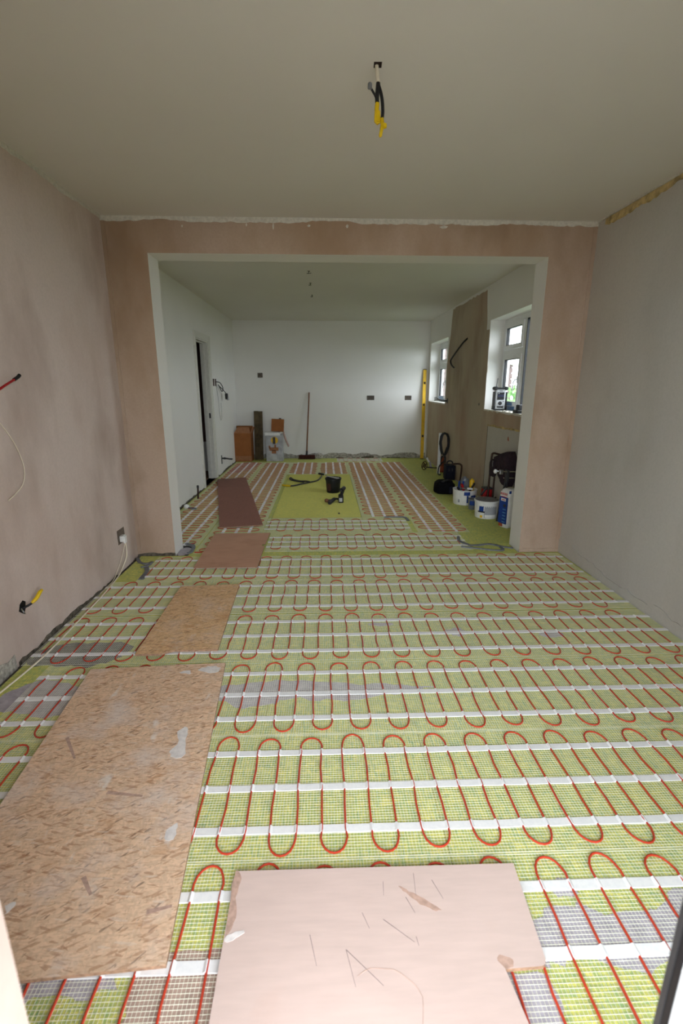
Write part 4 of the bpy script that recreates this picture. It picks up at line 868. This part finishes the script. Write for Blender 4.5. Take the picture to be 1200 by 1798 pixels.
B().lathe([(.040, 0), (.042, .004), (.050, .115), (.053, .118), (.047, .118), (.039, .008), (.004, .008)], (1.605, 5.02, 0), 20).build('cup_body', 'clear_pl', cu, True)
B().cylpatch((1.605, 5.02, 0), .0475, ca(1.605, 5.02, -.7), ca(1.605, 5.02, .7), .05, .10, .0012).build('label_band', 'blue', cu)

T2 = (1.655, 4.715, 0); t2 = tub('white plastic tub with dusty grey lid and blue label', T2, .112, .122, .178, True); a = ca(*T2[:2])
B().cylpatch(T2, .1135, a-.62, a-.22, .065, .148, .006).build('blue_label', 'blue', t2)
B().cylpatch(T2, .1145, a-.15, a+.95, .012, .145, .005).build('paper_label', 'print_grey', t2)
for k in range(7): B().cylpatch(T2, .1145, a-.1, a+.85, .058+k*.012, .061+k*.012, .0062).build('printed_line', 'silver', t2)
B().cylpatch(T2, .1145, a-.1, a+.9, .016, .046, .0062).build('printed_panel', 'white_pl', t2)
B().cylpatch(T2, .1130, a-.5, a-.3, .010, .035, .005).build('yellow_triangle', 'yellow', t2)
B().cylpatch(T2, .1140, a-.72, a-.1, .065, .078, .0075).build('black_tape', 'black', t2)

bgd = thing('adhesive_bag', 'upright blue and white paper adhesive bag beside right pier', 'bag', (1.735, 4.345, 0))
Xb = Matrix.Translation((1.74, 4.33, 0)) @ Matrix.Rotation(.38, 4, 'Z')
vs, fs = lump((0, 0, .185), (.075, .06, .19), 12, 24, 14, .02, 0, .32)
B().add(vs, fs, 0, Xb).build('bag_body', 'white_pl', bgd, True)
def bagpatch(name, mat, x0, x1, z0, z1, y=-.0635, side=False):
    b = B()
    if side: b.box((-.0795, x0, z0), (-.072, x1, z1), 0, Xb)
    else: b.box((x0, y, z0), (x1, y+.008, z1), 0, Xb)
    return b.build(name, mat, bgd)
bagpatch('blue_side_panel', 'blue', -.052, .052, .045, .30, side=True)
B().box((-.0805, -.045, .305), (-.072, .045, .35), 0, Xb).build('white_band', 'white_pl', bgd)
for k in range(5): B().box((-.0812, -.042+k*.018, .318), (-.079, -.031+k*.018, .342), 0, Xb).build('red_lettering', 'red', bgd)
B().box((-.0812, -.04, .30), (-.079, .03, .307), 0, Xb).build('red_lettering', 'red', bgd)
B().box((-.0812, -.03, .262), (-.079, .03, .288), 0, Xb).build('white_oval', 'white_pl', bgd); B().box((-.0818, -.02, .27), (-.0805, .02, .278), 0, Xb).build('red_lettering', 'red', bgd)
B().lathe([(.016, 0), (.016, .002)], (0, 0, 0), 16, X=Xb @ Matrix.Translation((-.0795, -.02, .22)) @ Matrix.Rotation(-PI/2, 4, 'Y')).build('dark_roundel', 'dgrey', bgd)
for k in range(5): B().box((-.0812, -.04, .06+k*.03), (-.079, .0, .068+k*.03), 0, Xb).build('printed_line', 'lblue', bgd)
B().box((-.0805, -.005, .015), (-.072, .04, .045), 0, Xb).build('printed_tile', 'orange', bgd)
bagpatch('blue_print', 'lblue', .0, .05, .285, .31); bagpatch('red_ball', 'red', .015, .055, .325, .36); bagpatch('red_lettering', 'red', .03, .06, .10, .21, -.0637); bagpatch('blue_print', 'blue', -.07, -.05, .34, .365)

ht = thing('hand_trolley', 'brown tubular steel trolley frame standing against the wall', 'trolley', (1.79, 4.95, 0))
B().tube(smoothpath([(1.765, 5.02, .0), (1.768, 5.02, .3), (1.775, 5.02, .57), (1.79, 5.02, .61), (1.83, 5.0, .605), (1.852, 4.97, .60)], 6), .011, 10).build('frame_tube', 'copper', ht, True)
B().tube(smoothpath([(1.81, 4.995, .0), (1.812, 4.995, .3), (1.815, 4.99, .58)], 6), .010, 10).build('frame_tube', 'copper', ht, True)
B().tube([(1.765, 5.02, .12), (1.812, 4.995, .12)], .008, 8).build('cross_bar', 'copper', ht); B().tube([(1.85, 5.0, .13), (1.815, 4.98, .13)], .009, 8).build('cross_bar', 'copper', ht)
B().box((1.70, 4.92, .0), (1.80, 5.05, .012)).build('toe_plate', 'red', ht)
B().tube([(1.70, 5.05, .15), (1.755, 5.03, .24)], .012, 8).build('brace', 'dgrey', ht)
rt_ = thing('red_tool_box', 'low red tool box behind the grey lidded tub', 'box', (1.72, 5.15, 0))
B().rbox((1.745, 5.09, 0), (1.845, 5.20, .20), .012).build('box_body', 'red', rt_, True); B().rbox((1.743, 5.088, .2), (1.847, 5.202, .215), .012).build('box_lid', 'dgrey', rt_)
jk = thing('work_jacket', 'dark plum jacket hung over the trolley by the wall', 'jacket', (1.80, 4.72, .5))
# body: a draped outline with folds, rounded over its thickness
top = [(4.915, .565), (4.87, .605), (4.80, .640), (4.735, .658), (4.66, .675), (4.60, .685), (4.55, .69)]; bot = [(4.905, .535), (4.85, .52), (4.775, .47), (4.745, .42), (4.66, .33), (4.60, .335), (4.55, .345)]
tp, bt = smoothpath([(0, y, z) for y, z in top], 5), smoothpath([(0, y, z) for y, z in bot], 5); n = len(tp); K = 12; vs = []
for i in range(n):
    for k in range(K+1):
        t = k/K; y, z = tp[i][1]*(1-t)+bt[i][1]*t, tp[i][2]*(1-t)+bt[i][2]*t
        e = min(1, 6*min(t, 1-t), 5*min(i, n-1-i)/n+.05); fold = .007*math.sin(70*y+5*t)+.005*math.sin(31*y+9*t)
        vs.append((1.800-.052*e**.5-fold*e, y, z))
m = len(vs); vs += [(1.858-.02*(1-min(1, 6*min(k/K, 1-k/K))), vs[i*(K+1)+k][1], vs[i*(K+1)+k][2]) for i in range(n) for k in range(K+1)]
W_ = K+1; fs = []
for i in range(n-1):
    for k in range(K):
        q = i*W_+k; fs += [(q, q+W_, q+W_+1, q+1), (m+q, m+q+1, m+q+W_+1, m+q+W_)]
    fs += [(i*W_, m+i*W_, m+(i+1)*W_, (i+1)*W_), (i*W_+K, (i+1)*W_+K, m+(i+1)*W_+K, m+i*W_+K)]
for k in range(K): fs += [(k, k+1, m+k+1, m+k), ((n-1)*W_+k, m+(n-1)*W_+k, m+(n-1)*W_+k+1, (n-1)*W_+k+1)]
B().add(vs, fs).build('jacket_body', 'jacket', jk, True)
vs, fs = lump((1.756, 4.895, .475), (.032, .075, .09), 22, 18, 12, .10, .2, .7); B().add(vs, fs).build('sleeve', 'jacket', jk, True)
B().tube([(1.728, 4.84, .56), (1.722, 4.83, .53), (1.724, 4.825, .50)], .004, 6).build('zip', 'steel', jk)
tc = thing('tile_cutter', 'manual tile cutter with twin chrome rails and white knob', 'tile cutter', (1.74, 4.46, 0))
B().tube([(1.64, 4.463, .513), (1.74, 4.46, .511), (1.85, 4.455, .509)], .007, 10).build('rail', 'chrome', tc, True)
B().tube([(1.72, 4.493, .445), (1.78, 4.49, .444), (1.85, 4.485, .443)], .007, 10).build('rail', 'chrome', tc, True)
B().lathe([(.004, -.018), (.017, -.012), (.022, 0), (.017, .012), (.004, .018)], (0, 0, 0), 16, X=Matrix.Translation((1.625, 4.464, .514)) @ Matrix.Rotation(PI/2, 4, 'Y')).build('knob', 'white_pl', tc, True)
B().rbox((1.665, 4.45, .485), (1.70, 4.48, .53), .006).build('carriage', 'steel', tc); B().rbox((1.735, 4.452, .41), (1.762, 4.505, .525), .006).build('end_bracket', 'dgrey', tc)
B().tube([(1.745, 4.495, .415), (1.725, 4.512, .22), (1.705, 4.53, .0)], .010, 8).build('leg', 'dgrey', tc)
B().tube([(1.755, 4.495, .415), (1.80, 4.515, .0)], .010, 8).build('leg', 'dgrey', tc)
B().rbox((1.835, 4.44, .0), (1.862, 4.51, .52), .006).build('end_bracket', 'dgrey', tc)

# ---------------------------------------------------------------- on the near window sill
SZ = WZ0+.002
rd = thing('site_radio', 'silver and black rugged radio standing on the near window sill', 'radio', (1.945, 5.36, SZ))
Xr = Matrix.Translation((1.932, 5.36, SZ)) @ Matrix.Rotation(-.10, 4, 'Z')
B().rbox((-.058, -.035, .012), (.058, .045, .236), .014, 0, Xr).build('radio_body', 'silver', rd, True)
for s in (-1, 1):
    b = B().rbox((s*.062-.010, -.045, 0.006), (s*.062+.010, .05, .05), .006, 0, Xr); b.rbox((s*.064-.006, -.04, .05), (s*.064+.006, .045, .20), .004, 0, Xr); b.build('side_bumper', 'black', rd)
    B().lathe([(.004, -.048), (.019, -.045), (.021, -.03), (.021, .045), (.012, .05)], (0, 0, 0), 14, X=Xr @ Matrix.Translation((s*.056, 0, .236)) @ Matrix.Rotation(-PI/2, 4, 'X')).build('corner_bumper', 'black', rd, True)
B().rbox((-.055, -.043, .224), (.055, .04, .246), .006, 0, Xr).build('top_bar', 'black', rd); B().rbox((-.05, -.042, .0), (.05, .045, .014), .005, 0, Xr).build('foot_bar', 'black', rd)
B().rbox((-.037, -.0385, .115), (.037, -.034, .195), .001, 0, Xr).build('display', 'black', rd); B().rbox((-.033, -.0395, .145), (.033, -.037, .17), .0008, 0, Xr).build('display_screen', 'screen', rd)
B().lathe([(.021, 0), (.021, .003), (.015, .004), (.013, .010), (.003, .011)], (0, 0, 0), 18, X=Xr @ Matrix.Translation((-.002, -.034, .078)) @ Matrix.Rotation(PI/2, 4, 'X')).build('dial', 'dgrey', rd, True)
B().rbox((-.034, -.0385, .03), (.034, -.034, .046), .001, 0, Xr).build('speaker_slot', 'black', rd); B().rbox((.028, -.0385, .095), (.036, -.034, .103), .0008, 0, Xr).build('button', 'black', rd)
B().lathe([(.005, 0), (.005, .002)], (0, 0, 0), 10, X=Xr @ Matrix.Translation((-.022, -.0385, .184)) @ Matrix.Rotation(PI/2, 4, 'X')).build('indicator', 'silver', rd)
B().rbox((-.018, -.0368, .205), (.018, -.0345, .212), .0006, 0, Xr).build('name_strip', 'dgrey', rd)
B().tube([tuple(Xr @ Vector((-.045, .02, .24))), tuple(Xr @ Vector((-.032, .02, .345)))], .0035, 8).build('antenna', 'black', rd)
ch = thing('battery_charger', 'small black charger at the near end of the window sill', 'charger', (1.905, 4.75, SZ))
B().rbox((1.868, 4.68, SZ), (1.95, 4.80, SZ+.035), .01).build('charger_base', 'black', ch, True); B().rbox((1.885, 4.70, SZ+.034), (1.94, 4.77, SZ+.085), .012).build('battery', 'dgrey', ch, True)
for i, (y, w) in enumerate(((5.10, .05), (5.02, .035), (4.93, .04))):
    rock('plaster_crumb', ['crumb of plaster on the sill, next to the radio', 'crumb of plaster on the sill, middle of three', 'crumb of plaster on the sill, next to the charger'][i], (1.90, y, SZ+.004), (.025, w, .009), 30+i, 'paint_edge')

# ---------------------------------------------------------------- on the bare green panel
bk = thing('black_bucket', 'black bucket with grey sludge on the bare green panel', 'bucket', (.095, 5.93, 0)); C = (.097, 5.93, .0)
B().lathe([(.080, 0), (.082, .004), (.096, .165), (.104, .165), (.104, .182), (.098, .186), (.092, .182), (.078, .01), (.004, .01)], C, 28).build('bucket_body', 'black', bk, True)
B().lathe([(.090, .135), (.05, .140), (.004, .138)], C, 20).build('sludge', 'grey', bk); a = ca(.097, 5.93)
B().cylpatch(C, .089, a-1.0, a-.35, .03, .13, .003).build('red_label', 'darkdoor', bk)
tt = thing('pointing_trowel', 'steel trowel resting across the rim of the black bucket', 'trowel', (.05, 5.9, .18))
Xt = Matrix.Translation((.06, 5.90, .201)) @ Matrix.Rotation(-.35, 4, 'Z') @ Matrix.Rotation(.12, 4, 'Y')
B().add([(-.05, -.018, 0), (.10, -.045, 0), (.12, .0, 0), (.10, .045, 0), (-.05, .018, 0), (-.05, -.018, .003), (.10, -.045, .003), (.12, .0, .003), (.10, .045, .003), (-.05, .018, .003)], [(4, 3, 2, 1, 0), (5, 6, 7, 8, 9)]+[(i, (i+1) % 5, 5+(i+1) % 5, 5+i) for i in range(5)], 0, Xt).build('blade', 'steel', tt)
B().tube([tuple(Xt @ Vector(p)) for p in ((-.05, 0, .002), (-.075, 0, .015), (-.09, 0, .015))], .006, 8).build('tang', 'steel', tt); B().tube([tuple(Xt @ Vector(p)) for p in ((-.085, 0, .015), (-.12, 0, .015), (-.16, 0, .014))], .013, 10).build('handle', 'black', tt, True)
lc = thing('power_lead', 'looped dark grey lead with a yellow plug on the green panel', 'cable', (-.3, 6.5, 0))
tubepart('lead', 'dgrey', lc, [(-.07, 7.12, .0142), (-.055, 7.05, .0142), (-.07, 6.85, .0142), (-.12, 6.62, .0142), (-.22, 6.50, .0142), (-.30, 6.42, .0142), (-.40, 6.30, .0142), (-.47, 6.25, .0142)], .010, 8, 8)
tubepart('lead', 'dgrey', lc, [(-.22, 6.47, .026), (-.26, 6.55, .02), (-.36, 6.60, .0142), (-.45, 6.70, .0142), (-.50, 6.84, .0142), (-.515, 6.78, .0142), (-.48, 6.68, .0142), (-.40, 6.58, .016), (-.30, 6.45, .028)], .010, 8, 8)
tubepart('yellow_plug', 'yellow_tape', lc, [(-.465, 6.255, .0155), (-.51, 6.27, .016), (-.58, 6.31, .016)], .013)
dl = thing('cordless_drill', 'black cordless drill propped on its battery on the green panel', 'drill', (.185, 5.38, 0))
B().rbox((.148, 5.33, 0), (.205, 5.44, .085), .010).build('battery', 'black', dl, True); B().rbox((.155, 5.328, .018), (.190, 5.332, .06), .001).build('battery_label', 'silver', dl)
tubepart('grip', 'black', dl, [(.178, 5.39, .08), (.19, 5.40, .11), (.20, 5.41, .135)], .02)
tubepart('motor_housing', 'black', dl, [(.18, 5.36, .145), (.20, 5.41, .148), (.215, 5.46, .15)], .024); tubepart('chuck', 'dgrey', dl, [(.178, 5.355, .145), (.172, 5.33, .144)], .013)
ag = thing('angle_grinder', 'small angle grinder with brown knob lying by the drill', 'grinder', (.07, 5.33, 0))
tubepart('body', 'dgrey', ag, [(.045, 5.25, .024), (.07, 5.33, .026), (.10, 5.42, .028)], .022); tubepart('side_handle', 'black', ag, [(.07, 5.33, .04), (.11, 5.36, .045), (.145, 5.37, .04)], .012)
B().lathe([(.004, -.022), (.022, -.015), (.026, 0), (.022, .015), (.004, .022)], (.012, 5.36, .026), 14).build('knob', 'broomwood', ag, True); tubepart('knob_stem', 'dgrey', ag, [(.03, 5.36, .028), (.07, 5.36, .034)], .009)
rock('mortar_crumb', 'tiny dark crumb lying on the bare green panel', (.14, 4.86, .003), (.012, .012, .010), 77)
